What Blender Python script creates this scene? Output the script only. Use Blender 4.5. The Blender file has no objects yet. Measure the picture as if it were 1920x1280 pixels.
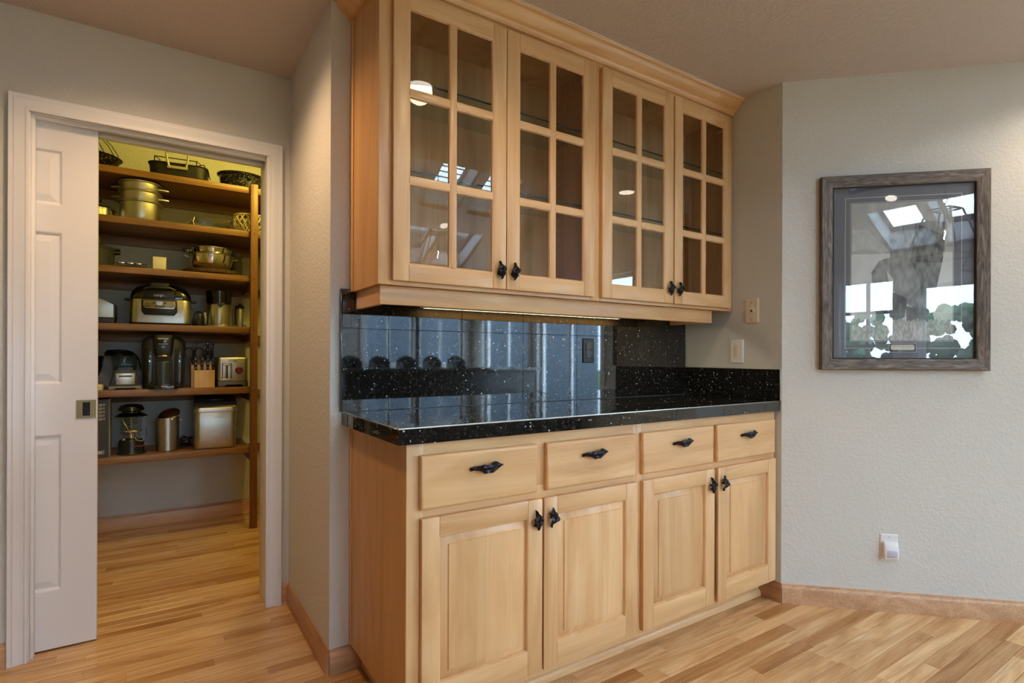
import bpy, bmesh, math, random
import numpy as np
from mathutils import Vector, Matrix
SC = bpy.context.scene
COL = SC.collection
random.seed(7)
R = math.radians

# ---------------------------------------------------------------- camera, world, exposure
YAW, ROLL, H = 0.582666, 0.003275, 1.147
f0 = Vector((math.sin(YAW), math.cos(YAW), 0)); r0 = Vector((math.cos(YAW), -math.sin(YAW), 0)); u0 = Vector((0, 0, 1))
rr = r0 * math.cos(ROLL) + u0 * math.sin(ROLL); uu = u0 * math.cos(ROLL) - r0 * math.sin(ROLL)
cd = bpy.data.cameras.new('camera'); cam = bpy.data.objects.new('camera', cd); COL.objects.link(cam)
cam.matrix_world = Matrix(((rr.x, uu.x, -f0.x, 0), (rr.y, uu.y, -f0.y, 0), (rr.z, uu.z, -f0.z, H), (0, 0, 0, 1)))
cd.sensor_width = 36; cd.lens = 1022.1 / 1920 * 36; cd.shift_y = 29 / 1920; cd.clip_start = 0.05
SC.camera = cam
SC.view_settings.view_transform = 'Standard'; SC.view_settings.look = 'None'
SC.view_settings.exposure = 0.46; SC.view_settings.gamma = 1.0; SC.view_settings.use_curve_mapping = False
SC.cycles.use_denoising = True
SC.cycles.max_bounces = 10; SC.cycles.diffuse_bounces = 6; SC.cycles.transparent_max_bounces = 12
SC.cycles.sample_clamp_indirect = 6.0; SC.cycles.caustics_reflective = False; SC.cycles.caustics_refractive = False
wd = bpy.data.worlds.new('sky'); SC.world = wd; wd.use_nodes = True
bg = wd.node_tree.nodes['Background']; bg.inputs[0].default_value = (0.57, 0.78, 1.0, 1); bg.inputs[1].default_value = 20.0
CAN_W, CAN_COL = 4.2, (1.0, 0.76, 0.50)
PANTRY_W, PANTRY_COL = 19, (1.0, 0.74, 0.10)

def portal(name, loc, size, direction):
    l = bpy.data.lights.new(name, 'AREA'); l.shape = 'RECTANGLE'; l.size, l.size_y = size
    l.cycles.is_portal = True
    o = bpy.data.objects.new(name, l); COL.objects.link(o); o.location = loc
    d = Vector(direction).normalized(); o.rotation_euler = d.to_track_quat('-Z', 'Y').to_euler()
    return o

# ---------------------------------------------------------------- material helpers
def newmat(name):
    m = bpy.data.materials.new(name); m.use_nodes = True
    nt = m.node_tree; b = nt.nodes['Principled BSDF']
    return m, nt, b
def N(nt, t, **k):
    n = nt.nodes.new(t)
    for a, v in k.items(): setattr(n, a, v)
    return n
def L(nt, a, b): nt.links.new(a, b)
def srgb(r, g, b):
    f = lambda c: (c / 255 / 12.92) if c / 255 <= .04045 else ((c / 255 + .055) / 1.055) ** 2.4
    return (f(r), f(g), f(b), 1)
def coords(nt, scale=(1, 1, 1), rnd=True, rot=None):
    tc = N(nt, 'ShaderNodeTexCoord'); mp = N(nt, 'ShaderNodeMapping'); mp.inputs['Scale'].default_value = scale
    if rnd:
        oi = N(nt, 'ShaderNodeObjectInfo'); mu = N(nt, 'ShaderNodeMath', operation='MULTIPLY'); mu.inputs[1].default_value = 37.0
        L(nt, oi.outputs['Random'], mu.inputs[0]); ad = N(nt, 'ShaderNodeVectorMath', operation='ADD')
        L(nt, tc.outputs['Object'], ad.inputs[0]); L(nt, mu.outputs[0], ad.inputs[1]); L(nt, ad.outputs[0], mp.inputs[0])
    else: L(nt, tc.outputs['Object'], mp.inputs[0])
    return mp.outputs[0], tc
def noise(nt, vec, scale, detail=3, dist=0, rough=.5):
    n = N(nt, 'ShaderNodeTexNoise'); n.inputs['Scale'].default_value = scale; n.inputs['Detail'].default_value = detail
    n.inputs['Distortion'].default_value = dist; n.inputs['Roughness'].default_value = rough; L(nt, vec, n.inputs['Vector']); return n
def ramp(nt, fac, stops):
    r = N(nt, 'ShaderNodeValToRGB'); e = r.color_ramp.elements
    while len(e) < len(stops): e.new(.5)
    for i, (p, c) in enumerate(stops): e[i].position = p; e[i].color = c
    L(nt, fac, r.inputs[0]); return r
def bump(nt, b, height, strength, dist):
    bp = N(nt, 'ShaderNodeBump'); bp.inputs['Strength'].default_value = strength; bp.inputs['Distance'].default_value = dist
    L(nt, height, bp.inputs['Height']); L(nt, bp.outputs[0], b.inputs['Normal'])
def mixc(nt, fac, a, b_, mode='MIX'):
    m = N(nt, 'ShaderNodeMix', data_type='RGBA', blend_type=mode)
    for v, s in ((fac, m.inputs[0]), (a, m.inputs[6]), (b_, m.inputs[7])):
        if hasattr(v, 'is_linked') or hasattr(v, 'links'): L(nt, v, s)
        else: s.default_value = v
    return m.outputs[2]
def plain(name, col, rough=.5, metal=0, spec=.5, nb=None, coat=0):
    m, nt, b = newmat(name); b.inputs['Base Color'].default_value = col; b.inputs['Roughness'].default_value = rough
    b.inputs['Metallic'].default_value = metal; b.inputs['Specular IOR Level'].default_value = spec; b.inputs['Coat Weight'].default_value = coat
    v, _ = coords(nt, rnd=False); n = noise(nt, v, nb[0] if nb else 60, 3)
    bump(nt, b, n.outputs[0], nb[1] if nb else .03, nb[2] if nb else .001)
    mr = N(nt, 'ShaderNodeMapRange'); mr.inputs[3].default_value = max(0, rough - .04); mr.inputs[4].default_value = min(1, rough + .04)
    L(nt, n.outputs[0], mr.inputs[0]); L(nt, mr.outputs[0], b.inputs['Roughness'])
    return m
def wood(name, dark, mid, light, along='z', rough=.35, fine=.35, staves=0, objvar=.0, figure=3.2, spec=.5):
    m, nt, b = newmat(name)
    ax = 'xyz'.index(along); sc = [1, 1, 1]; sc[ax] = .13
    v, tc = coords(nt, tuple(sc))
    n1 = noise(nt, v, figure * 2.2, 4, 1.9, .55)
    sc2 = [1, 1, 1]; sc2[ax] = .025; v2, _ = coords(nt, tuple(sc2)); n2 = noise(nt, v2, 130, 3, .2, .6)
    r1 = ramp(nt, n1.outputs[0], [(.25, dark), (.5, mid), (.75, light)])
    r2 = ramp(nt, n2.outputs[0], [(.3, (1 - fine, 1 - fine, 1 - fine, 1)), (.62, (1, 1, 1, 1))])
    c = mixc(nt, 1.0, r1.outputs[0], r2.outputs[0], 'MULTIPLY')
    if staves:
        sp = N(nt, 'ShaderNodeSeparateXYZ'); v3, _ = coords(nt); L(nt, v3, sp.inputs[0])
        nx = N(nt, 'ShaderNodeMath', operation='SNAP'); nx.inputs[1].default_value = staves; L(nt, sp.outputs[0 if ax != 0 else 2], nx.inputs[0])
        wn = N(nt, 'ShaderNodeTexWhiteNoise', noise_dimensions='1D'); L(nt, nx.outputs[0], wn.inputs['W'])
        rs = ramp(nt, wn.outputs['Value'], [(0, (.86, .84, .80, 1)), (1, (1.06, 1.05, 1.04, 1))])
        c = mixc(nt, 1.0, c, rs.outputs[0], 'MULTIPLY')
    if objvar:
        oi = N(nt, 'ShaderNodeObjectInfo'); rv = ramp(nt, oi.outputs['Random'], [(0, (1 - .9 * objvar, 1 - objvar * 1.25, 1 - objvar * 1.6, 1)), (.22, (1 - .25 * objvar, 1 - .42 * objvar, 1 - .6 * objvar, 1)), (.6, (1, 1, 1, 1)), (1, (1.08, 1.09, 1.1, 1))])
        c = mixc(nt, 1.0, c, rv.outputs[0], 'MULTIPLY')
    L(nt, c, b.inputs['Base Color']); b.inputs['Roughness'].default_value = rough; b.inputs['Specular IOR Level'].default_value = spec
    bump(nt, b, n2.outputs[0], .05, .001)
    return m
def paint(name, col, scale=70, strength=.25, dist=.004, rough=.75, var=.02):
    m, nt, b = newmat(name); v, _ = coords(nt, rnd=False)
    n = noise(nt, v, scale, 3, .3, .6); r = ramp(nt, n.outputs[0], [(.42, (0, 0, 0, 1)), (.66, (1, 1, 1, 1))])
    bump(nt, b, r.outputs[0], strength, dist)
    n2 = noise(nt, v, 1.3, 2); c = ramp(nt, n2.outputs[0], [(.3, tuple(x * (1 - var) for x in col[:3]) + (1,)), (.7, col)])
    L(nt, c.outputs[0], b.inputs['Base Color']); b.inputs['Roughness'].default_value = rough; b.inputs['Specular IOR Level'].default_value = .3
    return m
def granite(name):
    m, nt, b = newmat(name); v, _ = coords(nt)
    n1 = noise(nt, v, 85, 4, .4, .65); base = ramp(nt, n1.outputs[0], [(.38, (.004, .0045, .005, 1)), (.58, (.016, .015, .014, 1)), (.75, (.085, .078, .068, 1))])
    vo = N(nt, 'ShaderNodeTexVoronoi'); vo.inputs['Scale'].default_value = 105
    nw = noise(nt, v, 140, 2); ws = N(nt, 'ShaderNodeVectorMath', operation='SCALE'); ws.inputs['Scale'].default_value = .009; L(nt, nw.outputs['Color'], ws.inputs[0])
    wa = N(nt, 'ShaderNodeVectorMath', operation='ADD'); L(nt, v, wa.inputs[0]); L(nt, ws.outputs[0], wa.inputs[1]); L(nt, wa.outputs[0], vo.inputs['Vector'])
    sp = N(nt, 'ShaderNodeSeparateColor'); L(nt, vo.outputs['Color'], sp.inputs[0])
    pick = N(nt, 'ShaderNodeMath', operation='GREATER_THAN'); pick.inputs[1].default_value = .88; L(nt, sp.outputs[0], pick.inputs[0])
    near = N(nt, 'ShaderNodeMapRange'); near.inputs[1].default_value = .42; near.inputs[2].default_value = .22; dsz = N(nt, 'ShaderNodeMath', operation='MULTIPLY_ADD'); L(nt, sp.outputs[2], dsz.inputs[0]); dsz.inputs[1].default_value = .28; L(nt, vo.outputs['Distance'], dsz.inputs[2]); L(nt, dsz.outputs[0], near.inputs[0])
    fl = N(nt, 'ShaderNodeMath', operation='MULTIPLY'); L(nt, pick.outputs[0], fl.inputs[0]); L(nt, near.outputs[0], fl.inputs[1])
    fc = ramp(nt, sp.outputs[1], [(0, (.14, .32, .46, 1)), (.5, (.42, .52, .54, 1)), (1, (.74, .74, .64, 1))])
    c = mixc(nt, fl.outputs[0], base.outputs[0], fc.outputs[0]); L(nt, c, b.inputs['Base Color'])
    b.inputs['Roughness'].default_value = .03; b.inputs['IOR'].default_value = 1.75
    return m
def thinglass(name, tint=(1, 1, 1, 1), rough=0.0, ior=1.5, refl=1.0):
    m = bpy.data.materials.new(name); m.use_nodes = True; nt = m.node_tree; nt.nodes.clear()
    o = N(nt, 'ShaderNodeOutputMaterial'); t = N(nt, 'ShaderNodeBsdfTransparent'); t.inputs[0].default_value = tint
    g = N(nt, 'ShaderNodeBsdfGlossy'); g.inputs['Roughness'].default_value = rough
    fr = N(nt, 'ShaderNodeFresnel'); fr.inputs[0].default_value = ior; mu = N(nt, 'ShaderNodeMath', operation='MULTIPLY'); mu.inputs[1].default_value = refl
    L(nt, fr.outputs[0], mu.inputs[0]); ge = N(nt, 'ShaderNodeNewGeometry'); fb = N(nt, 'ShaderNodeMath', operation='SUBTRACT'); fb.inputs[0].default_value = 1.0; L(nt, ge.outputs['Backfacing'], fb.inputs[1])
    m2 = N(nt, 'ShaderNodeMath', operation='MULTIPLY', use_clamp=True); L(nt, mu.outputs[0], m2.inputs[0]); L(nt, fb.outputs[0], m2.inputs[1]); mx = N(nt, 'ShaderNodeMixShader'); L(nt, m2.outputs[0], mx.inputs[0]); L(nt, t.outputs[0], mx.inputs[1]); L(nt, g.outputs[0], mx.inputs[2]); L(nt, mx.outputs[0], o.inputs[0])
    return m
def emit(name, col, s):
    m, nt, b = newmat(name); b.inputs['Emission Color'].default_value = (*col, 1); b.inputs['Emission Strength'].default_value = s; b.inputs['Base Color'].default_value = (.8, .8, .8, 1)
    return m
def brushed(name, col, rough=.3, along='z'):
    m, nt, b = newmat(name); sc = [1, 1, 1]; sc['xyz'.index(along)] = .02
    v, _ = coords(nt, tuple(sc)); n = noise(nt, v, 300, 2); b.inputs['Base Color'].default_value = col; b.inputs['Metallic'].default_value = 1
    mr = N(nt, 'ShaderNodeMapRange'); mr.inputs[3].default_value = rough - .02; mr.inputs[4].default_value = rough + .04; L(nt, n.outputs[0], mr.inputs[0]); L(nt, mr.outputs[0], b.inputs['Roughness'])
    return m

M = {}
WALLC = srgb(213, 212, 208)
M['wall'] = paint('wall paint', WALLC)
M['pwall'] = paint('pantry paint', srgb(206, 208, 208))
M['ceil'] = paint('ceiling texture', srgb(198, 186, 182), 60, .38, .006, .9)
M['white'] = paint('white trim enamel', srgb(234, 236, 240), 25, .04, .001, .38)
mp = (srgb(202, 152, 102), srgb(223, 178, 126), srgb(234, 195, 147))
M['mv'] = wood('maple upright grain', *mp, along='z', fine=.07)
M['mh'] = wood('maple level grain', *mp, along='x', fine=.07)
M['md'] = wood('maple side grain', srgb(184, 136, 84), srgb(204, 157, 102), srgb(215, 170, 116), along='z', fine=.06, staves=.11)
M['mp'] = wood('maple glued panel', *mp, along='z', fine=.07, staves=.07)
M['mdep'] = wood('maple depth grain', *mp, along='y', fine=.07)
M['oak'] = wood('oak floor strip', srgb(190, 140, 88), srgb(224, 180, 126), srgb(240, 206, 158), along='x', rough=.27, fine=.26, objvar=.40, figure=5)
M['oakb'] = wood('oak baseboard', srgb(186, 136, 98), srgb(208, 162, 122), srgb(222, 180, 140), along='x', rough=.35, fine=.25, figure=4)
M['oakby'] = wood('oak baseboard return', srgb(172, 120, 80), srgb(192, 142, 98), srgb(206, 160, 118), along='y', rough=.35, fine=.25, figure=4)
M['gap'] = plain('dark floor joint', srgb(60, 38, 20), .8)
M['shelf'] = wood('stained shelf wood', srgb(112, 76, 46), srgb(142, 100, 60), srgb(162, 118, 74), along='x', rough=.4, fine=.25, figure=4)
M['shelfz'] = wood('stained post wood', srgb(104, 64, 36), srgb(130, 84, 48), srgb(150, 102, 60), along='z', rough=.4, fine=.25, figure=4)
M['granite'] = granite('black fleck granite')
M['grout'] = plain('dark grout', srgb(70, 72, 74), .8)
M['glass'] = thinglass('cabinet pane glass', (.93, .95, .94, 1), refl=1.35)
M['pglass'] = thinglass('picture glass', (.96, .97, .97, 1), refl=1.9)
M['wglass'] = thinglass('window glass', (.97, .98, .98, 1))
M['cglass'] = thinglass('clear vessel glass', (.86, .9, .9, 1), refl=1.6)
M['smoke'] = thinglass('smoked plastic', (.42, .44, .46, 1), refl=1.6)
M['shelfglass'] = thinglass('shelf glass', (.90, .95, .94, 1))
M['shelfedge'] = plain('dark green glass edge', srgb(40, 62, 58), .2)
M['bronze'] = plain('dark bronze', srgb(38, 38, 44), .34, .7, nb=(180, .25, .002))
M['brass'] = plain('aged brass', srgb(150, 132, 96), .35, .9)
M['black'] = plain('black plastic', srgb(16, 16, 18), .35)
M['blackg'] = plain('gloss black', srgb(9, 9, 10), .12, coat=.5)
M['blackm'] = plain('matte black', srgb(22, 22, 24), .6)
M['dgrey'] = plain('dark grey plastic', srgb(52, 54, 60), .4)
M['grey'] = plain('grey plastic', srgb(120, 124, 130), .45)
M['steel'] = brushed('brushed steel', (.52, .50, .46, 1), .33)
M['chrome'] = plain('polished steel', (.78, .76, .72, 1), .08, 1, nb=(12, .02, .001))
M['alu'] = plain('satin aluminium', (.60, .58, .54, 1), .36, 1)
M['wplas'] = plain('white plastic', srgb(232, 232, 236), .35)
M['almond'] = plain('almond plastic', srgb(226, 212, 190), .35)
M['cream'] = plain('cream card', srgb(236, 232, 220), .6)
M['blockw'] = wood('knife block wood', srgb(196, 152, 96), srgb(216, 176, 120), srgb(226, 190, 136), along='z', fine=.1)
M['red'] = plain('dark red knob', srgb(96, 22, 24), .3)
M['box'] = plain('slate printed card', srgb(62, 62, 76), .6)
M['print'] = plain('pale print', srgb(190, 192, 200), .6)
M['pink'] = plain('red logo', srgb(190, 70, 84), .5)
M['wicker'] = plain('cream rattan', srgb(214, 202, 160), .6)
M['bark'] = wood('bark slice', srgb(56, 36, 20), srgb(88, 60, 36), srgb(120, 88, 56), along='z', rough=.8, fine=.5, figure=20)
M['caulk'] = plain('white caulk', srgb(225, 222, 218), .6)
M['lamp'] = emit('lamp diffuser', (1, .88, .72), 9)
M['warm'] = emit('warm filament', (1, .75, .45), 60)
M['pantrylamp'] = emit('pantry globe', (1, .80, .35), 4)
M['strip'] = emit('strip lamp tube', (1, .9, .66), 1)
def _frame():
    return wood('barn wood frame', srgb(62, 50, 44), srgb(112, 98, 88), srgb(160, 146, 134), along='z', rough=.55, fine=.5, figure=34)
M['framev'] = _frame()
M['frameh'] = wood('barn wood frame level', srgb(62, 50, 44), srgb(112, 98, 88), srgb(160, 146, 134), along='x', rough=.55, fine=.5, figure=34)
M['lip'] = plain('dark rope lip', srgb(44, 34, 32), .45)
M['mat'] = plain('slate mat board', srgb(112, 115, 128), .85)
M['line'] = plain('white mat line', srgb(215, 215, 220), .8)
def speckle():
    m, nt, b = newmat('speckled enamel'); v, _ = coords(nt); vo = N(nt, 'ShaderNodeTexVoronoi'); vo.inputs['Scale'].default_value = 90; L(nt, v, vo.inputs['Vector'])
    r = ramp(nt, vo.outputs['Distance'], [(.14, (.5, .5, .48, 1)), (.2, (.008, .008, .01, 1))]); L(nt, r.outputs[0], b.inputs['Base Color']); b.inputs['Roughness'].default_value = .12
    return m
M['enamel'] = speckle()
M['lawn'] = paint('lawn', srgb(74, 110, 48), 9, .5, .05, .9, .5)
M['leaf'] = paint('hedge leaves', srgb(96, 126, 96), 7, .5, .05, .8, .4)
M['dbrown'] = wood('dark stool wood', srgb(20, 14, 12), srgb(30, 22, 18), srgb(40, 30, 24), along='z')

# ---------------------------------------------------------------- geometry helpers
W = {}
def thing(name, label, cat, loc=(0, 0, 0), rz=0, group=None, kind=None):
    o = bpy.data.objects.new(name, None); COL.objects.link(o); o.location = loc; o.rotation_euler = (0, 0, rz); o.empty_display_size = .1
    W[o] = Matrix.Translation(loc) @ Matrix.Rotation(rz, 4, 'Z')
    if kind: o['kind'] = kind
    if label: o['label'] = label
    if cat: o['category'] = cat
    if group: o['group'] = group
    return o
def tag(o, label=None, cat=None, group=None, kind=None):
    for k, v in (('label', label), ('category', cat), ('group', group), ('kind', kind)):
        if v: o[k] = v
    return o
class MB:
    def __init__(s): s.bm = bmesh.new(); s.mi = 0
    def _f(s, vs):
        try: f = s.bm.faces.new(vs); f.material_index = s.mi; return f
        except ValueError: return None
    def box(s, x0, x1, y0, y1, z0, z1, bev=0, seg=2):
        v = [s.bm.verts.new((x, y, z)) for x in (x0, x1) for y in (y0, y1) for z in (z0, z1)]
        fs = [s._f([v[i] for i in q]) for q in ((0, 1, 3, 2), (4, 6, 7, 5), (0, 4, 5, 1), (2, 3, 7, 6), (0, 2, 6, 4), (1, 5, 7, 3))]
        if bev:
            es = list({e for f in fs for e in f.edges})
            r = bmesh.ops.bevel(s.bm, geom=es, offset=bev, segments=seg, affect='EDGES', profile=.5)
            for f in r['faces']: f.material_index = s.mi
        return s
    def prism(s, poly, axis, a0, a1, bev=0, seg=2):
        P = {'x': lambda a, u, v: (a, u, v), 'y': lambda a, u, v: (u, a, v), 'z': lambda a, u, v: (u, v, a)}[axis]
        A = [s.bm.verts.new(P(a0, u, v)) for u, v in poly]; B = [s.bm.verts.new(P(a1, u, v)) for u, v in poly]
        n = len(poly); fs = [s._f(A), s._f(B[::-1])] + [s._f([A[i], A[(i + 1) % n], B[(i + 1) % n], B[i]]) for i in range(n)]
        fs = [f for f in fs if f]
        if bev:
            es = list({e for f in fs[:2] for e in f.edges})
            r = bmesh.ops.bevel(s.bm, geom=es, offset=bev, segments=seg, affect='EDGES', profile=.5)
            for f in r['faces']: f.material_index = s.mi
        return s
    def lathe(s, prof, c=(0, 0, 0), n=32, sx=1, sy=1, axis='z', cap=True):
        rings = []
        T = {'z': lambda a, b, z: (a, b, z), 'y': lambda a, b, z: (a, z, b), 'x': lambda a, b, z: (z, a, b)}[axis]
        for r, z in prof:
            if r < 1e-6: rings.append([s.bm.verts.new(Vector(c) + Vector(T(0, 0, z)))])
            else: rings.append([s.bm.verts.new(Vector(c) + Vector(T(r * sx * math.cos(2 * math.pi * i / n), r * sy * math.sin(2 * math.pi * i / n), z))) for i in range(n)])
        for a, b in zip(rings, rings[1:]):
            for i in range(n):
                j = (i + 1) % n
                if len(a) == 1 and len(b) == 1: continue
                if len(a) == 1: s._f([a[0], b[i], b[j]])
                elif len(b) == 1: s._f([a[i], a[j], b[0]])
                else: s._f([a[i], a[j], b[j], b[i]])
        if cap:
            for k in (0, -1):
                if len(rings[k]) > 2: s._f(rings[k] if k else rings[k][::-1])
        return s
    def tube(s, pts, r, n=8, closed=False, flat=None):
        pts = [Vector(p) for p in pts]; m = len(pts); rings = []; up = Vector((0, 0, 1)); prev = None
        for i, p in enumerate(pts):
            if closed: t = pts[(i + 1) % m] - pts[i - 1]
            else: t = pts[min(i + 1, m - 1)] - pts[max(i - 1, 0)]
            t.normalize()
            if prev is None:
                a = t.cross(up)
                if a.length < .05: a = t.cross(Vector((0, 1, 0)))
            else: a = prev - t * prev.dot(t)
            a.normalize(); prev = a; b = t.cross(a)
            q = r[i] if isinstance(r, (list, tuple)) else r
            rings.append([s.bm.verts.new(p + (a * math.cos(2 * math.pi * k / n) + b * math.sin(2 * math.pi * k / n) * (flat or 1)) * q) for k in range(n)])
        for i in range(m if closed else m - 1):
            a, b = rings[i], rings[(i + 1) % m]
            for k in range(n): s._f([a[k], a[(k + 1) % n], b[(k + 1) % n], b[k]])
        if not closed: s._f(rings[0][::-1]); s._f(rings[-1])
        return s
    def sweep(s, path, prof, up, closed=False):
        # path of points in one plane; prof = [(w, d)], w to the side of travel (up x travel), d along up
        up = Vector(up).normalized(); path = [Vector(p) for p in path]; m = len(path); rings = []
        seg = lambda i: (path[(i + 1) % m] - path[i % m]).normalized()
        for i in range(m):
            if closed or 0 < i < m - 1: n1, n2 = up.cross(seg(i - 1)), up.cross(seg(i))
            elif i == 0: n1 = n2 = up.cross(seg(0))
            else: n1 = n2 = up.cross(seg(m - 2))
            mi = (n1 + n2) / (1 + n1.dot(n2))
            rings.append([s.bm.verts.new(path[i] + mi * w + up * d) for w, d in prof])
        k = len(prof)
        for i in range(m if closed else m - 1):
            a, b = rings[i], rings[(i + 1) % m]
            for j in range(k): s._f([a[j], a[(j + 1) % k], b[(j + 1) % k], b[j]])
        if not closed: s._f(rings[0][::-1]); s._f(rings[-1])
        return s
    def loops(s, x0, x1, z0, z1, steps, cap=True):
        # concentric rectangles facing -y: steps = [(inset, y)]
        prev = None
        for ins, y in steps:
            r = [s.bm.verts.new(p) for p in ((x0 + ins, y, z0 + ins), (x1 - ins, y, z0 + ins), (x1 - ins, y, z1 - ins), (x0 + ins, y, z1 - ins))]
            if prev:
                for i in range(4): s._f([prev[i], prev[(i + 1) % 4], r[(i + 1) % 4], r[i]])
            prev = r
        if cap: s._f(prev)
        return s
    def grid(s, fn, nu, nv, closeu=False):
        V = [[s.bm.verts.new(fn(i / nu, j / nv)) for j in range(nv + 1)] for i in range(nu + (0 if closeu else 1))]
        for i in range(nu):
            for j in range(nv): s._f([V[i][j], V[(i + 1) % len(V)][j], V[(i + 1) % len(V)][j + 1], V[i][j + 1]])
        return s
    def rot(s, a, axis, c=(0, 0, 0)):
        bmesh.ops.rotate(s.bm, verts=s.bm.verts[:], cent=c, matrix=Matrix.Rotation(a, 3, axis)); return s
    def move(s, v): bmesh.ops.translate(s.bm, verts=s.bm.verts[:], vec=v); return s
    def build(s, name, mats, parent=None, local=False, smooth=True, kind=None, recalc=True):
        if not isinstance(mats, (list, tuple)): mats = [mats]
        if recalc: bmesh.ops.recalc_face_normals(s.bm, faces=s.bm.faces[:])
        if parent is not None and not local: s.bm.transform(W[parent].inverted())
        me = bpy.data.meshes.new(name); s.bm.to_mesh(me); s.bm.free()
        for k in mats: me.materials.append(M[k] if isinstance(k, str) else k)
        if smooth:
            me.polygons.foreach_set('use_smooth', [True] * len(me.polygons)); me.set_sharp_from_angle(angle=R(38))
        o = bpy.data.objects.new(name, me); COL.objects.link(o)
        if parent is not None: o.parent = parent; W[o] = W[parent]
        else: W[o] = Matrix.Identity(4)
        if kind: o['kind'] = kind
        return o
def struct(name, mb, mat, **k): return mb.build(name, mat, kind='structure', **k)
def text_part(name, txt, size, mat, parent, loc, rot=(R(90), 0, 0), depth=.0004):
    cu = bpy.data.curves.new(name, 'FONT'); cu.body = txt; cu.size = size; cu.extrude = depth; cu.align_x = 'CENTER'; cu.align_y = 'CENTER'
    t = bpy.data.objects.new(name, cu); me = bpy.data.meshes.new_from_object(t); bpy.data.objects.remove(t)
    me.materials.clear(); me.materials.append(M[mat]); me.transform(Matrix.Translation(loc) @ Matrix.LocRotScale(None, __import__('mathutils').Euler(rot), None))
    o = bpy.data.objects.new(name, me); COL.objects.link(o); o.parent = parent; W[o] = W[parent]; return o
def cells(u0, u1, v0, v1, holes):
    us = sorted({u0, u1, *[h[0] for h in holes], *[h[1] for h in holes]}); vs = sorted({v0, v1, *[h[2] for h in holes], *[h[3] for h in holes]})
    for a, b in zip(us, us[1:]):
        for c, d in zip(vs, vs[1:]):
            if not any(h[0] < (a + b) / 2 < h[1] and h[2] < (c + d) / 2 < h[3] for h in holes): yield a, b, c, d

# ================================================================ ROOM SHELL
CZ = 2.44; PZ = 2.78          # room and pantry ceilings
XW, YW = 2.466, 2.0                       # right niche wall plane, cabinet wall plane
XN = 0.533                                # left return plane
YD = 2.70                                 # pantry door wall front
A = R(134.38); DV = Vector((math.sin(A), math.cos(A), 0)); NV = Vector((-DV.y, DV.x, 0)) * -1
if NV.dot(Vector((-1, -1, 0))) < 0: NV = -NV
P0 = Vector((XW, 1.44, 0))
XR, YB, XL = 4.9, -4.8, -2.6
RY, RZ, VY = -2.35, 3.665, 0.10           # ridge, vault start
s1 = (XR - P0.x) / DV.x; YR = P0.y + DV.y * s1

b = MB(); b.box(XN, 2.62, YW, 2.12, 0, CZ + .1); struct('wall_cabinet', b, 'wall')
b = MB(); b.box(XN, 0.62, 2.12, YD, 0, CZ + .1); struct('wall_return', b, 'wall')
b = MB(); b.prism([(XW, 1.44), (XW, YW), (2.62, YW), (2.62, 1.4)], 'z', 0, CZ + .1); struct('wall_niche', b, 'wall')
q0 = P0; q1 = P0 + DV * s1
b = MB(); b.prism([(q0.x, q0.y), (q1.x, q1.y), (q1.x + .12, q1.y), (q1.x + .12, q1.y + .1), (q0.x + .16, q0.y + .1)], 'z', 0, CZ + .1); struct('wall_diagonal', b, 'wall')
# pantry door wall, hollow pocket on the left
OX0, OX1, OZ = -0.389, 0.433, 2.06
b = MB()
b.box(XL, OX0, YD, 2.738, 0, CZ + .1); b.box(XL, OX0, 2.800, 2.865, 0, CZ + .1)
b.box(OX1 + .012, .62, YD, 2.865, 0, CZ + .1); b.box(OX0, OX1 + .012, YD, 2.738, OZ + .012, CZ + .1); b.box(OX0, OX1 + .012, 2.80, 2.865, OZ + .012, CZ + .1); b.box(-1.4, 1.05, 2.80, 2.865, CZ + .1, PZ + .05); b.box(.62, 1.05, 2.75, 2.865, 0, CZ + .1)
struct('wall_door', b, 'wall')
b = MB(); b.box(XL, 0.95, 4.455, 4.56, 0, PZ + .05); struct('wall_pantry_back', b, 'pwall')
b = MB(); b.box(0.95, 1.05, 2.865, 4.56, 0, PZ + .05); struct('wall_pantry_right', b, 'pwall')
b = MB(); b.box(-1.4, -1.3, 2.865, 4.455, 0, PZ + .05); struct('wall_pantry_left', b, 'pwall')
# wall under the windows, wall openings
backholes = [(-0.12, 0.60, 0.85, 2.28), (0.90, 1.86, 0.03, 2.14), (2.90, 3.76, 1.0, 1.88), (3.86, 4.72, 1.0, 1.88)]
b = MB()
for a0, a1, c0, c1 in cells(XL - .1, XR + .1, 0, 2.5, backholes): b.box(a0, a1, YB - .15, YB, c0, c1)
struct('wall_back', b, 'wall')
righth = [(-4.4, -3.0, .55, 2.2), (-2.75, -1.35, .55, 2.2)]
b = MB()
for a0, a1, c0, c1 in cells(YB, YR, 0, 2.44, righth): b.box(XR, XR + .15, a0, a1, c0, c1)
b.prism([(YB, 2.44), (VY + .1, 2.44), (RY, RZ + .05)], 'x', XR, XR + .15); struct('wall_right', b, 'wall')
lefth = []
b = MB()
for a0, a1, c0, c1 in cells(YB, 2.738, 0, 2.44, lefth): b.box(XL - .15, XL, a0, a1, c0, c1)
b.prism([(YB, 2.44), (VY + .1, 2.44), (RY, RZ + .05)], 'x', XL - .15, XL); struct('wall_left', b, paint('brown bounce wall', srgb(104, 72, 46)))  # unseen wall coloured brown to darken and warm the bounced light
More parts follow.
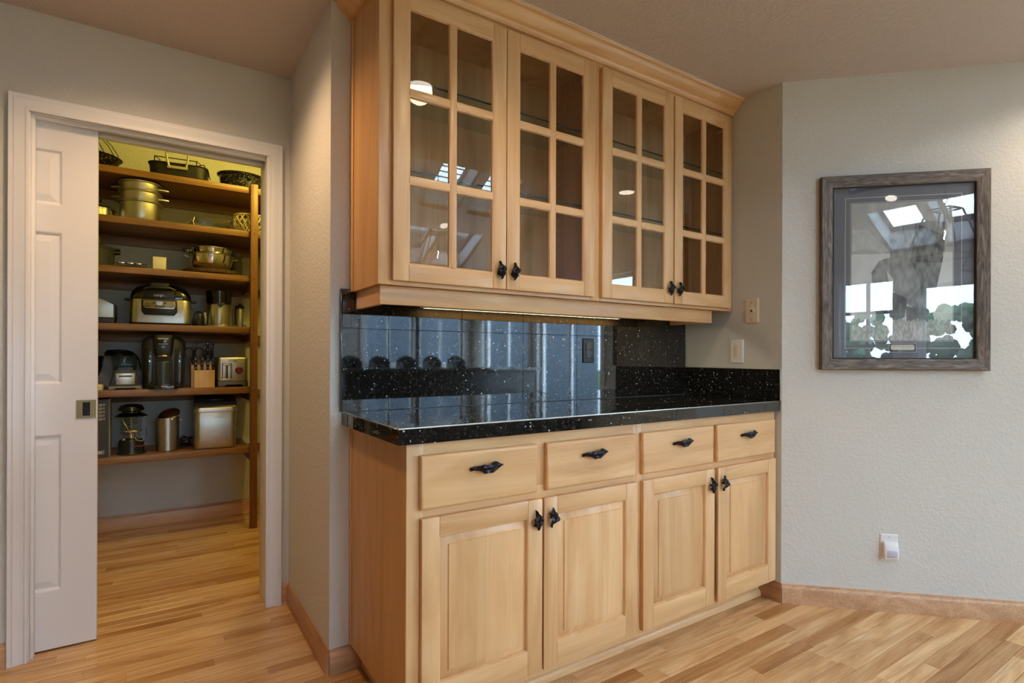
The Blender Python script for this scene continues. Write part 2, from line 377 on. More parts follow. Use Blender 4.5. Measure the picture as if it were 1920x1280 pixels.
# ceilings
b = MB(); b.box(XL, XR + .1, VY, 2.865, CZ, CZ + .08); b.box(-1.4, 1.05, 2.865, 4.56, PZ, PZ + .08); struct('ceiling', b, 'ceil')
sky = []
for x in (0.66, 1.30, 2.95, 3.65): sky.append((x, x + .555, -4.55, -3.73))
for x in (2.97, 3.66): sky.append((x, x + .54, -3.36, -2.60))
for x in (.66, 1.30): sky.append((x, x + .54, -3.36, -2.60))  # two more skylights, added to let in extra daylight
zf = lambda y: 4.84 + .5 * y
b = MB()
for a0, a1, c0, c1 in cells(XL, XR, YB, RY, sky):
    b.prism([(c0, zf(c0)), (c1, zf(c1)), (c1, zf(c1) + .06), (c0, zf(c0) + .06)], 'x', a0, a1)
zn = lambda y: CZ + .5 * (VY - y)
b.prism([(VY, zn(VY)), (RY, zn(RY)), (RY, zn(RY) + .06), (VY, zn(VY) + .06)], 'x', XL, XR)
struct('ceiling_vault', b, 'ceil')
for i, (x0, x1, y0, y1) in enumerate(sky):
    w = thing('window_%d' % (i + 11), None, None, ((x0 + x1) / 2, (y0 + y1) / 2, zf((y0 + y1) / 2)), kind='structure')
    b = MB(); hgt = .34
    for xa, xb in ((x0 - .02, x0), (x1, x1 + .02)): b.prism([(y0 - .02, zf(y0 - .02)), (y1 + .02, zf(y1 + .02)), (y1 + .02, zf(y1) + hgt), (y0 - .02, zf(y0) + hgt)], 'x', xa, xb)
    b.box(x0, x1, y0 - .02, y0, zf(y0), zf(y0) + hgt); b.box(x0, x1, y1, y1 + .02, zf(y1), zf(y1) + hgt); b.build('shaft', 'white', w)
    b = MB(); t = .035
    for xa, xb, ya, yb in ((x0, x0 + t, y0, y1), (x1 - t, x1, y0, y1), (x0, x1, y0, y0 + t), (x0, x1, y1 - t, y1)):
        b.prism([(ya, zf(ya) + hgt - .05), (yb, zf(yb) + hgt - .05), (yb, zf(yb) + hgt), (ya, zf(ya) + hgt)], 'x', xa, xb)
    b.build('frame', 'bronze', w)
    b = MB(); b.prism([(y0, zf(y0) + hgt - .03), (y1, zf(y1) + hgt - .03), (y1, zf(y1) + hgt - .027), (y0, zf(y0) + hgt - .027)], 'x', x0, x1); b.build('pane', 'wglass', w)
    if y1 > -3:
        for k in range(9):
            yk = y0 + (k + .5) * (y1 - y0) / 9
            if y1 > -3 and x0 > 2: MB().box(x0 + .02, x1 - .02, yk - .02, yk + .02, zf(yk) + hgt - .075, zf(yk) + hgt - .071).build('slat', 'white', w)
    portal('skylight_daylight', ((x0 + x1) / 2, (y0 + y1) / 2, zf((y0 + y1) / 2) + hgt - .08), (x1 - x0, (y1 - y0) * 1.118), (0, -.447, -.894))
def window(name, axis, pos, u0, u1, z0, z1, inward, cols=2, rows=1, casing=.09, sash=.045):
    w = thing(name, None, None, (0, 0, 0), kind='structure')
    def bx(b, a0, a1, d0, d1, c0, c1):
        if axis == 'y': b.box(a0, a1, min(pos + d0 * inward, pos + d1 * inward), max(pos + d0 * inward, pos + d1 * inward), c0, c1, .003)
        else: b.box(min(pos + d0 * inward, pos + d1 * inward), max(pos + d0 * inward, pos + d1 * inward), a0, a1, c0, c1, .003)
    b = MB(); k = casing
    bx(b, u0 - k, u0, 0, .02, z0 - k, z1 + k); bx(b, u1, u1 + k, 0, .02, z0 - k, z1 + k); bx(b, u0, u1, 0, .02, z1, z1 + k); bx(b, u0, u1, 0, .04, z0 - k, z0)
    b.build('frame', 'white', w)
    b = MB(); t = sash
    for i in range(cols + 1):
        c = u0 + (u1 - u0) * i / cols; a0 = c if i == 0 else (c - t if i == cols else c - t / 2); bx(b, a0, a0 + t, -.1, -.06, z0, z1)
    for i in range(rows + 1):
        c = z0 + (z1 - z0) * i / rows; a0 = c if i == 0 else (c - t if i == rows else c - t / 2); bx(b, u0, u1, -.1, -.06, a0, a0 + t)
    b.build('sash', 'white', w)
    b = MB(); bx(b, u0, u1, -.082, -.078, z0, z1); b.build('pane', 'wglass', w)
    c, s = (u0 + u1) / 2, (z0 + z1) / 2
    if axis == 'y': portal('window_daylight', (c, pos - .05 * inward, s), (u1 - u0, z1 - z0), (0, inward, 0))
    else: portal('window_daylight', (pos - .05 * inward, c, s), (u1 - u0, z1 - z0), (inward, 0, 0))
window('window_1', 'y', YB, *backholes[0][:2], *backholes[0][2:], 1, 2, 3)
window('window_2', 'y', YB, *backholes[2][:2], *backholes[2][2:], 1, 2, 1)
window('window_3', 'y', YB, *backholes[3][:2], *backholes[3][2:], 1, 2, 1)
window('door_2', 'y', YB, *backholes[1][:2], *backholes[1][2:], 1, 1, 1)
window('window_4', 'x', XR, *righth[0][:2], *righth[0][2:], -1, 2, 1)
window('window_5', 'x', XR, *righth[1][:2], *righth[1][2:], -1, 2, 1)
# ground and greenery outside
b = MB(); b.box(-40, 40, -60, YB - .16, -.35, -.25); struct('ground', b, 'lawn')
b = MB()
for k in range(1100):
    c = (random.uniform(-7, 2.1), -8.6 + random.uniform(-.5, .5), random.uniform(0, 2.1)); r = random.uniform(.06, .17)
    b.lathe([(0, -r), (r * .6, -r * .8), (r, 0), (r * .7, r * .7), (0, r)], c, 6)
tag(b.build('hedge_foliage', 'leaf'), 'green garden hedge outside the patio door', 'hedge', kind='stuff')

nh = thing('house', 'pale blue grey backdrop house added beyond the stool windows for reflections', 'house', (6.5, -10.5, -.25))  # added outside to give the backsplash an even blue grey reflection
b = MB(); b.box(2.4, 12, -13, -9.2, -.25, 4.2)
for k in range(22): b.box(2.38, 12.02, -9.2, -9.185, -.2 + k * .2, -.02 + k * .2)
b.build('wall', paint('blue grey siding', srgb(84, 92, 102), 12, .05, .005), nh, smooth=False)
b = MB(); b.prism([(-13.4, 4.1), (-11.1, 5.6), (-8.8, 4.1), (-8.8, 4.2), (-11.1, 5.75), (-13.4, 4.2)], 'x', 2.0, 12.4); b.build('roof', 'dgrey', nh)
# ---------------------------------------------------------------- floor with oak strips
b = MB(); b.box(XL - .1, XR + .1, YB - .1, 2.70, -.08, -.0055); b.box(XL - .1, 1.05, 2.70, 4.56, -.08, -.0055)
fl = struct('floor', b, 'gap')
def pix(x, y, z):
    d = Vector((x, y, z - H)); w = d.dot(f0)
    if w < .05: return None
    return 960 + 1022.1 * d.dot(rr) / w, 669 - 1022.1 * d.dot(uu) / w
PW = .0572
um = {}
def plank_mesh(ln):
    me = bpy.data.meshes.new('plank'); e = .0006
    v = [(0, e, -.005), (ln, e, -.005), (ln, PW - e, -.005), (0, PW - e, -.005), (0, e, -.0012), (ln, e, -.0012), (ln, PW - e, -.0012), (0, PW - e, -.0012),
         (.0012, e + .0012, 0), (ln - .0012, e + .0012, 0), (ln - .0012, PW - e - .0012, 0), (.0012, PW - e - .0012, 0)]
    f = [(0, 1, 5, 4), (1, 2, 6, 5), (2, 3, 7, 6), (3, 0, 4, 7), (4, 5, 9, 8), (5, 6, 10, 9), (6, 7, 11, 10), (7, 4, 8, 11), (8, 9, 10, 11)]
    me.from_pydata(v, [], f); me.materials.append(M['oak']); return me
def floor_x_range(y):
    if y > 2.70: return (-1.3, .95)
    if y > 1.54: return (XL, XN + .2)
    if y > 1.44 - PW: return (XL, 2.50)
    if y > YR: return (XL, P0.x + (1.44 - y) * DV.x / -DV.y + .03)
    return (XL, XR)
strips = []
row = 0; y = YB
while y < 4.45 - PW * .2:
    xa, xb = floor_x_range(y); x = xa - random.uniform(0, .9)
    if 2.643 < y < 2.70: xb = .53
    while x < xb:
        ln = random.choice((.35, .45, .6, .75, .9, 1.1, 1.3)); x2 = min(x + ln, xb)
        x1 = max(x, xa)
        if x2 - x1 > .03: strips.append((x1, y, round(x2 - x1, 4)))
        x += ln
    y += PW; row += 1
def shown(s):
    best = None
    for t in (0, .25, .5, .75, 1):
        p = pix(s[0] + s[2] * t, s[1], 0)
        if p and -40 < p[0] < 1960 and 600 < p[1] < 1330:
            d = (Vector((s[0] + s[2] * t, s[1], 0)) - Vector((0, 0, H))).length
            best = d if best is None else min(best, d)
    return best
ranked = sorted(strips, key=lambda s: (shown(s) is None, shown(s) or 0))
near = [s for s in ranked[:292] if shown(s) is not None]; rest = [s for s in strips if s not in set(near)]
meshes = {}
for s in near:
    k = round(s[2], 2)
    if k not in meshes: meshes[k] = plank_mesh(k)
    o = bpy.data.objects.new('plank', meshes[k]); o.scale.x = s[2] / k; o.location = (s[0], s[1], 0); COL.objects.link(o); o.parent = fl
b = MB()
for s in rest: b.box(s[0] + .0006, s[0] + s[2] - .0006, s[1] + .0008, s[1] + PW - .0008, -.005, 0)
o = b.build('planks', 'oak', fl, smooth=False, kind='stuff')

# ---------------------------------------------------------------- baseboards, casing, pocket door
bbp = [(0, 0), (.013, 0), (.013, .070), (.009, .080), (.006, .082), (.005, .088), (0, .090)]
def base(name, path, mat='oakb'):
    b = MB(); b.sweep([(x, y, 0) for x, y in path], bbp, (0, 0, 1)); return struct(name, b, mat)
D2 = P0 + DV * 3.2
base('baseboard_diagonal', [(D2.x, D2.y), (P0.x - .0, P0.y), ][::1])
base('baseboard_niche', [(XW, 1.44 - .004), (XW, 1.60)], 'oakby')
base('baseboard_return', [(XN, YW), (XN, YD)][::1], 'oakby')
base('baseboard_stub', [(.66, YW), (XN, YW)][::1])
base('baseboard_door', [(XN, YD), (.4985, YD)])
base('baseboard_left', [(-.447, YD), (XL, YD)])
base('baseboard_pantry', [(.95, 4.455), (-1.3, 4.455)])
cas = [(0, 0), (0, .011), (.004, .014), (.007, .014), (.009, .011), (.012, .010), (.026, .012), (.036, .017), (.040, .0185), (.043, .0165), (.046, .0165), (.050, .019), (.055, .020), (.057, .018), (.057, 0)]
dr = thing('door_1', None, None, (0, 2.775, 0), kind='structure')
b = MB(); b.sweep([(OX0, YD, 0), (OX0, YD, OZ), (OX1 + .008, YD, OZ), (OX1 + .008, YD, 0)], cas, (0, -1, 0))
o = b.build('casing', 'white', dr)
b = MB()  # jambs and head
b.box(OX1, OX1 + .012, YD - .006, 2.87, 0, OZ, .001); b.box(OX0, OX1, YD - .006, 2.742, OZ, OZ + .012, .001); b.box(OX0, OX1, 2.795, 2.87, OZ, OZ + .012, .001)
b.box(OX0 - .0, OX0 + .004, YD - .006, 2.742, 0, OZ, .001); b.box(OX0, OX0 + .004, 2.795, 2.87, 0, OZ, .001)
b.box(OX0 + .004, OX0 + .015, 2.715, 2.744, 0, OZ, .002); b.box(OX0 + .004, OX0 + .015, 2.793, 2.83, 0, OZ, .002)
b.box(OX0, OX1, 2.722, 2.744, OZ - .012, OZ, .002); b.box(OX0, OX1, 2.793, 2.83, OZ - .018, OZ, .002)
b.build('jamb', 'white', dr)
# leaf: x -.95..-.185
b = MB(); LX0, LX1, LY0, LY1, LZ0, LZ1 = -.955, -.186, 2.750, 2.785, .008, 2.051
cols = [(-.845, -.623), (-.517, -.295)]; rows = [(.232, .840), (1.035, 1.628), (1.730, 1.947)]
b.box(LX0, LX1, LY0 + .012, LY1, LZ0, LZ1)
for a0, a1, c0, c1 in cells(LX0, LX1, LZ0, LZ1, [(c[0], c[1], r[0], r[1]) for c in cols for r in rows]): b.box(a0, a1, LY0, LY0 + .012, c0, c1)
leaf = b.build('door_leaf', 'white', dr, smooth=False)
for c in cols:
    for r in rows:
        b = MB(); b.loops(c[0], c[1], r[0], r[1], [(0, LY0), (.004, LY0 + .001), (.010, LY0 + .009), (.014, LY0 + .010), (.040, LY0 + .003), (.043, LY0 + .003)])
        b.build('door_panel', 'white', leaf, smooth=False)
pz0, pz1, px0, px1 = .898, .970, -.252, -.190
b = MB(); b.loops(px0, px1, pz0, pz1, [(0, LY0 + .0), (0, LY0 - .0025), (.001, LY0 - .003), (.0, LY0 - .003)], cap=False)
for a0, a1, c0, c1 in cells(px0, px1, pz0, pz1, [(-.233, -.208, .907, .962)]): b.box(a0, a1, LY0 - .0035, LY0 + .0005, c0, c1)
for sx in (-.242, -.199): b.lathe([(.0024, LY0 - .0045), (.0024, LY0 - .003)], (sx, 0, .935), 12, axis='y')
pl = b.build('pull_plate', 'brass', leaf)
b = MB(); b.box(-.2325, -.2085, LY0 - .001, LY0 + .0004, .9075, .9615); b.prism([(LY0 - .001, .912), (LY0 - .003, .912), (LY0 - .001, .920)], 'x', -.232, -.209); b.build('finger_pull', 'bronze', leaf)

# ================================================================ HARDWARE
def leaf_pull(length, width, proj, vert):
    # twisted leaf pull: long axis u, returned as bmesh around origin, projecting to -y
    b = MB(); n = 30
    def wprof(t):
        T_, V_ = ((0, .12, .25, .38, .5, .62, .72, .8, .9, 1), (.05, .2, .55, .95, 1.0, .85, 1.08, .6, .25, .12)) if vert else ((0, .04, .1, .18, .27, .36, .46, .55, .67, .78, .87, .93, 1), (.25, .38, .34, .46, .5, .92, .72, .82, 1.05, .85, .45, .16, .2))
        return float(np.interp(t, T_, V_))
    def top(u, v):
        t = u; w = wprof(t) * width / 2; s = (v - .5) * 2
        y = -proj * (.35 + .65 * math.sin(math.pi * t) ** .6) + .30 * width * (abs(s) ** 1.5) * (.5 + .5 * math.sin(t * 11)) - .10 * width * (1 - abs(s)) * math.cos(t * 19)
        z = s * w + .07 * width * math.sin(t * 9)
        return (length * (t - .5), y - (.0 if abs(s) > .05 else -.0035), z)
    def bot(u, v):
        x, y, z = top(u, v); return (x, y + .004 + .003 * (1 - abs(v - .5) * 2), z * .92)
    def ring(u, v):
        return top(u, v * 2) if v <= .5 else bot(u, 2 - v * 2)
    b.grid(ring, n, 20)
    for t in ((.22, .78) if length > .07 else (.5,)): b.tube([((t - .5) * length, -proj * .7, 0), ((t - .5) * length, 0.0005, 0)], .0045, 8)
    if vert: b.rot(R(90), 'Y')
    bmesh.ops.remove_doubles(b.bm, verts=b.bm.verts[:], dist=.0002)
    return b
def add_pull(parent, x, yface, z, vert, flip=False, tilt=0):
    b = leaf_pull(.066 if vert else .116, .036 if vert else .033, .026 if vert else .026, vert)
    if flip: b.rot(math.pi, 'Y')
    if tilt: b.rot(tilt, 'Y')
    b.move((x, yface, z)); return b.build('pull' if not vert else 'knob', 'bronze', parent)

# ================================================================ BASE CABINETS
YF, YDF = 1.470, 1.451
BZ, BT = .094, .897
def base_cab(x0, x1, doors, drawers, label, leftpanel):
    t = thing('base_cabinet', label, 'cabinet', ((x0 + x1) / 2, YF, 0), group='maple base cabinets')
    b = MB(); b.box(x0, x0 + .018, YF + .02, YW - .002, BZ, BT - .002); b.box(x1 - .018, x1, YF + .02, YW - .002, BZ, BT - .002); b.box(x0, x1, YF + .02, YW - .002, BZ, BZ + .018); b.box(x0, x1, YW - .012, YW - .003, BZ, BT - .002)
    b.build('carcass', 'md', t)
    b = MB(); ff0, ff1 = x0, x1
    top0 = drawers[0][3] - .012
    b.mi = 0; b.box(x0, doors[0][0] + .012, YF, YF + .02, BZ, BT - .001, .0006); b.box(doors[-1][1] - .012, x1, YF, YF + .02, BZ, BT - .001, .0006)
    b.box(drawers[0][1] - .012, drawers[1][0] + .012, YF, YF + .02, .7205, BT - .0525, .0006)
    b.mi = 1; xa, xb = doors[0][0] + .012, doors[-1][1] - .012
    b.box(xa, xb, YF, YF + .02, BZ, BZ + .035); b.box(xa, xb, YF, YF + .02, BT - .052, BT - .001); b.box(xa, xb, YF, YF + .02, .655, .72)
    b.build('face_frame', ['mv', 'mh'], t)
    if leftpanel:
        b = MB(); b.box(x0 - .002, x0, YF, YW - .001, BZ, BT - .001); b.mi = 1; b.box(x0 - .006, x0 - .002, YW - .02, YW - .001, BZ + .002, BT - .001, .001); b.build('end_panel', ['md', 'mv'], t)
    b = MB(); b.box(x0 + (.05 if leftpanel else 0), x1 - (0 if leftpanel else .0), 1.545, 1.56, 0, BZ); 
    if leftpanel: b.box(x0 + .05, x0 + .062, 1.56, YW - .016, 0, BZ)
    b.build('toe_kick', 'mdep' if 0 else 'mh', t)
    b = MB(); qr = [(0, 0), (.012, 0), (.0115, .012), (.009, .022), (.004, .028), (0, .029)]
    if leftpanel: b.sweep([(x1, 1.545, 0), (x0 + .05, 1.545, 0), (x0 + .05, YW - .014, 0)][::-1][::-1], qr, (0, 0, 1))
    else: b.sweep([(x1 - .002, 1.545, 0), (x0, 1.545, 0)], qr, (0, 0, 1))
    b.build('shoe_molding', 'mh', t)
    for i, (a0, a1, c0, c1) in enumerate(drawers):
        b = MB(); b.box(a0, a1, YDF + .006, YF - .0005, c0, c1, .001); b.loops(a0, a1, c0, c1, [(0, YDF + .0065), (.001, YDF + .004), (.004, YDF + .001), (.008, YDF), (.010, YDF)])
        d = b.build('drawer_front', 'mh', t); add_pull(d, (a0 + a1) / 2 + (.008 if i % 2 == 0 else -.002), YDF, .807, False, tilt=R(-2))
    st = .057
    for i, (a0, a1, c0, c1) in enumerate(doors):
        b = MB(); b.mi = 0
        for sa, sb in ((a0, a0 + st), (a1 - st, a1)): b.box(sa, sb, YDF, YF - .0005, c0, c1, .0025)
        b.mi = 1; b.box(a0 + st, a1 - st, YDF + .0003, YF - .0005, c0, c0 + st + .022, .002); b.box(a0 + st, a1 - st, YDF + .0003, YF - .0005, c1 - st, c1, .002)
        b.mi = 0; b.loops(a0 + st - .001, a1 - st + .001, c0 + st + .021, c1 - st + .001, [(0, YDF + .001), (.003, YDF + .002), (.006, YDF + .007), (.007, YDF + .012)], cap=False)
        d = b.build('cabinet_door', ['mv', 'mh'], t)
        b = MB(); b.loops(a0 + st + .005, a1 - st - .005, c0 + st + .027, c1 - st - .005, [(0, YDF + .013), (.002, YDF + .011), (.024, YDF + .0055), (.026, YDF + .002), (.0285, YDF + .0015)]); b.build('raised_panel', 'mp', d)
        kx = a1 - .028 if i == 0 else a0 + .028
        add_pull(d, kx, YDF, .612, True, flip=(i == 1), tilt=R(6 if i else -4))
    return t
zd0, zd1, zr0, zr1 = .107, .678, .702, .860
base_cab(.609, 1.5355, [(.648, 1.080, zd0, zd1), (1.087, 1.524, zd0, zd1)], [(.645, 1.059, zr0, zr1), (1.098, 1.517, zr0, zr1)], 'maple base cabinet nearest the pantry, with its end panel showing', True)
base_cab(1.5360, 2.455, [(1.556, 1.986, zd0, zd1), (2.009, 2.440, zd0, zd1)], [(1.554, 1.980, zr0, zr1), (2.004, 2.435, zr0, zr1)], 'maple base cabinet at the far end, next to the picture wall', False)

# ================================================================ COUNTERTOP AND SPLASH TILES
CT = .945; CF = 1.446; CL = .575; TW = .3085; G = .0012
ct = thing('tiled_countertop', 'black granite tile countertop with tiled edge on the base cabinets', 'countertop', (1.5, 1.72, .9))
xs = [CL + .012, .747, 1.061, 1.367, 1.676, 1.985, 2.293, XW - .012]
b = MB(); b.box(CL + .006, XW - .001, CF + .008, 1.9985, BT, CT - .010); b.build('substrate', 'grout', ct)
ys = [CF + .004, 1.676, 1.985]
for i in range(len(xs) - 1):
    for j in range(2):
        x0 = xs[i] if i else CL + .003
        b = MB(); b.box(x0 + G / 2, (xs[i + 1] if i < 6 else XW - .002) - G / 2, ys[j] + G / 2, ys[j + 1] - G / 2, CT - .010, CT, .0006, 1); b.build('tile', 'granite', ct)
ex = [CL] + [CL + .245 + k * .305 for k in range(6)] + [XW - .001]
for x0, x1 in zip(ex, ex[1:]):
    b = MB(); b.box(x0 + G / 2, x1 - G / 2, CF, CF + .009, BT, CT - .0035, .0008, 1); b.build('edge_tile', 'granite', ct)
for y0, y1 in ((CF + .0005, 1.750), (1.750, 1.925), (1.925, 1.9985)):
    b = MB(); b.box(CL - .0, CL + .009, y0 + G / 2 + .008, y1 - G / 2, BT, CT - .0035, .0008, 1); b.build('edge_tile', 'granite', ct)
b = MB(); b.box(CL + .001, XW - .001, CF + .001, CF + .003, CT - .004, CT + .0002, .0008); b.box(CL + .001, CL + .003, CF + .004, 1.985, CT - .004, CT + .0002, .0008); tag(b.build('edge_trim', 'steel', ct), 'slim bright metal edge trim')
sp = thing('granite_backsplash', 'black granite tile backsplash with silver flecks, under the wall cabinets', 'backsplash', (1.5, 1.9995, CT))
xs2 = [.572, .747, 1.061, 1.367, 1.676, 1.985, 2.293, XW - .012]
for i in range(7):
    for z0, z1 in ((CT + .001, 1.250), (1.250, 1.392)):
        if z0 > 1.2 and 3 < 0: continue
        top = 1.392 if z0 > 1.2 and i == 0 else (1.3825 if z0 > 1.2 else z1)
        if i == 0 and z0 > 1.2:
            b = MB(); b.box(xs2[0] + G / 2, .6065, 1.985, 1.9985, z0 + G / 2, 1.392, .0006, 1); b.box(.6065, xs2[1] - G / 2, 1.985, 1.9985, z0 + G / 2, 1.3825); b.build('tile', 'granite', sp); continue
        b = MB(); b.box(xs2[i] + G / 2, xs2[i + 1] - G / 2, 1.985, 1.9985, z0 + G / 2, top - G / 2, .0006, 1); b.build('tile', 'granite', sp)
b = MB(); b.box(.566, .572, 1.983, 1.9985, CT + .001, 1.392, .001); b.build('edge_strip', 'blackg', sp)
b = MB(); b.box(.572, XW - .013, 1.9965, 1.999, CT + .001, 1.38); b.build('grout_bed', 'grout', sp)
ss = thing('side_splash', 'low black granite splash on the tan wall under the rocker switch', 'backsplash', (XW, 1.7, CT))
for y0, y1 in ((1.443, 1.716), (1.716, 1.984)):
    b = MB(); b.box(XW - .012, XW - .001, y0 + G / 2, y1 - G / 2, CT + .001, 1.092, .0006, 1); b.build('tile', 'granite', ss)
b = MB(); b.box(XW - .0125, XW - .001, 1.4395, 1.443, CT + .001, 1.094, .0005); b.box(XW - .0125, XW - .001, 1.443, 1.984, 1.092, 1.0945, .0005); tag(b.build('edge_strip', 'steel', ss), 'bright metal edge strip')

# ================================================================ WALL CABINETS
UF, UD = 1.708, 1.689; UZ0, UZ1 = 1.383, 2.39
def glass_door(t, a0, a1, knob, tilt):
    c0, c1, st, mw = 1.396, 2.357, .056, .022
    b = MB(); b.mi = 0
    for sa, sb in ((a0, a0 + st), (a1 - st, a1)): b.box(sa, sb, UD, UF - .0005, c0, c1, .0025)
    ox0, ox1, oz0, oz1 = a0 + st, a1 - st, c0 + st, c1 - st - .002
    mx = (ox0 + ox1) / 2; b.box(mx - mw / 2, mx + mw / 2, UD + .0005, UF - .004, oz0, oz1, .002)
    b.mi = 1; b.box(ox0, ox1, UD + .0003, UF - .0005, c0, oz0, .002); b.box(ox0, ox1, UD + .0003, UF - .0005, oz1, c1, .002)
    hh = (oz1 - oz0 - 2 * mw) / 3; zz = []
    for k in range(3): zz.append((oz0 + k * (hh + mw), oz0 + k * (hh + mw) + hh))
    for k in (0, 1):
        for xa, xb in ((ox0, mx - mw / 2), (mx + mw / 2, ox1)): b.box(xa, xb, UD + .0005, UF - .004, zz[k][1], zz[k][1] + mw, .002)
    b.mi = 0
    for xa, xb in ((ox0, mx - mw / 2), (mx + mw / 2, ox1)):
        for z0, z1 in zz:
            b.loops(xa - .0005, xb + .0005, z0 - .0005, z1 + .0005, [(0, UD + .0015), (.0035, UD + .003), (.006, UD + .0085), (.0065, UD + .0095)], cap=False)
    d = b.build('glass_door', ['mv', 'mh'], t)
    for xa, xb in ((ox0, mx - mw / 2), (mx + mw / 2, ox1)):
        for z0, z1 in zz:
            b = MB(); b.box(xa + .001, xb - .001, UD + .0095, UD + .0125, z0 + .001, z1 - .001); b.build('pane', 'glass', d, smooth=False)
    add_pull(d, knob, UD, 1.4635, True, tilt=tilt)
    for hz in (1.46, 2.29):
        hx = a1 - .075 if knob < (a0 + a1) / 2 else a0 + .02
    return d
def wall_cab(x0, x1, doors, label, first):
    t = thing('wall_cabinet', label, 'cabinet', ((x0 + x1) / 2, 1.85, UZ0), group='maple wall cabinets')
    b = MB(); yb = YW - .018
    b.box(x0, x0 + .017, UF + .02, yb, UZ0, UZ1); b.box(x1 - .017, x1, UF + .02, yb, UZ0, UZ1); b.box(x0 + .017, x1 - .017, UF + .02, yb, UZ0 + .001, UZ0 + .018); b.box(x0 + .017, x1 - .017, UF + .02, yb, 2.362, 2.378)
    b.build('carcass', 'md', t)
    b = MB(); b.box(x0, x1, yb, yb + .004, UZ0 + .001, UZ1); b.build('back_panel', 'mp', t)
    b = MB(); b.mi = 0; L_, R_ = doors[0][0] + .012, doors[1][1] - .012
    b.box(x0, L_, UF, UF + .02, UZ0, UZ1, .0006); b.box(R_, x1, UF, UF + .02, UZ0, UZ1, .0006)
    b.mi = 1; b.box(L_, R_, UF, UF + .02, UZ0, 1.412); b.box(L_, R_, UF, UF + .02, 2.34, UZ1)
    b.build('face_frame', ['mv', 'mh'], t)
    if first:
        b = MB(); b.box(x0 - .002, x0, UF, YW - .016, UZ0, UZ1); b.mi = 1; b.box(x0 - .006, x0 - .002, YW - .033, YW - .001, UZ0, UZ1, .001); b.build('end_panel', ['md', 'mv'], t)
    for z in (1.78, 2.09):
        b = MB(); b.box(x0 + .019, x1 - .019, 1.742, yb - .002, z - .006, z); b.mi = 1; b.box(x0 + .019, x1 - .019, 1.740, 1.742, z - .006, z); tag(b.build('shelf', ['shelfglass', 'shelfedge'], t, smooth=False), 'clear glass shelf with dark green edge')
    b = MB()
    for yy in (1.775, 1.93):
        for k in range(20):
            z = 1.47 + k * .044
            for xx in (x0 + .0172, x1 - .0172): b.lathe([(.0028, -.0004), (.0028, .0004)], (xx, yy, z), 8, axis='x')
    tag(b.build('peg_holes', 'blackm', t, smooth=False), kind='stuff')
    for i, (a0, a1, k, tl) in enumerate(doors): glass_door(t, a0, a1, k, tl)
    for z in (1.445, 2.31):
        for xx, s in ((x0 + .0175, 1), (x1 - .0175, -1)):
            b = MB(); b.box(min(xx, xx + s * .012), max(xx, xx + s * .012), 1.732, 1.775, z - .008, z + .008, .002); b.build('hinge', 'alu', t)
wall_cab(.609, 1.541, [(.650, 1.0865, 1.058, R(-6)), (1.0895, 1.520, 1.118, R(4))], 'maple glass-door wall cabinet nearest the pantry, with its end panel showing', True)
wall_cab(1.5415, 2.459, [(1.562, 2.003, 1.976, R(2)), (2.012, 2.439, 2.037, R(8))], 'maple glass-door wall cabinet at the far end, against the tan wall', False)
t = thing('crown_molding', 'maple crown molding along the tops of both wall cabinets', 'molding', (1.5, UF, 2.37))
b = MB(); cp = [(0, 2.374), (.012, 2.374), (.013, 2.381), (.017, 2.384), (.019, 2.390), (.021, 2.393), (.027, 2.396), (.036, 2.401), (.046, 2.409), (.053, 2.419), (.057, 2.427), (.061, 2.4295), (.068, 2.430), (.071, 2.434), (.071, 2.4385), (0, 2.4385)]
b.sweep([(XW - .002, UF, 0), (.607, UF, 0), (.607, YW - .001, 0)], [(w, z) for w, z in cp], (0, 0, 1)); b.build('molding', 'mh', t)
b = MB(); b.sweep([(XW - .002, UF, 0), (.607, UF, 0), (.607, YW - .001, 0)], [(w, z) for w, z in ((.066, 2.4386), (.0735, 2.4386), (.0745, 2.4399), (.066, 2.4399))], (0, 0, 1)); b.build('caulk_bead', 'caulk', t)
t = thing('light_valance', 'maple valance board under the wall cabinets, hiding the strip lamp', 'valance', (1.5, 1.74, 1.32))
b = MB(); b.box(.622, 2.342, 1.733, 1.751, 1.320, UZ0 - .0005, .001); b.build('front_board', 'mh', t)
b = MB(); b.box(.622, .640, 1.7515, 1.984, 1.320, UZ0 - .0005, .001); b.build('end_board', 'mdep', t)
b = MB(); b.box(2.324, 2.342, 1.7515, 1.984, 1.320, UZ0 - .0005, .001); b.build('end_board', 'mdep', t)
t = thing('strip_lamp', 'thin strip lamp hidden under the wall cabinets', 'lamp', (1.5, 1.80, UZ0))
b = MB(); b.box(.95, 2.15, 1.785, 1.815, 1.366, UZ0 - .001, .002); b.build('housing', 'white', t)
b = MB(); b.box(.96, 2.14, 1.79, 1.81, 1.358, 1.3655, .002); b.build('diffuser', 'strip', t)
l = bpy.data.lights.new('strip_glow', 'AREA'); l.shape = 'RECTANGLE'; l.size, l.size_y = 1.15, .02; l.energy = 1.8; l.color = (1, .85, .5)
o = bpy.data.objects.new('strip_glow', l); COL.objects.link(o); o.location = (1.55, 1.80, 1.356); o.parent = t; o.matrix_parent_inverse = W[t].inverted()

# ================================================================ WALL PLATES
def plate(name, label, face, parts, cat, loc, rz):
    t = thing(name, label, cat, loc, rz); return t
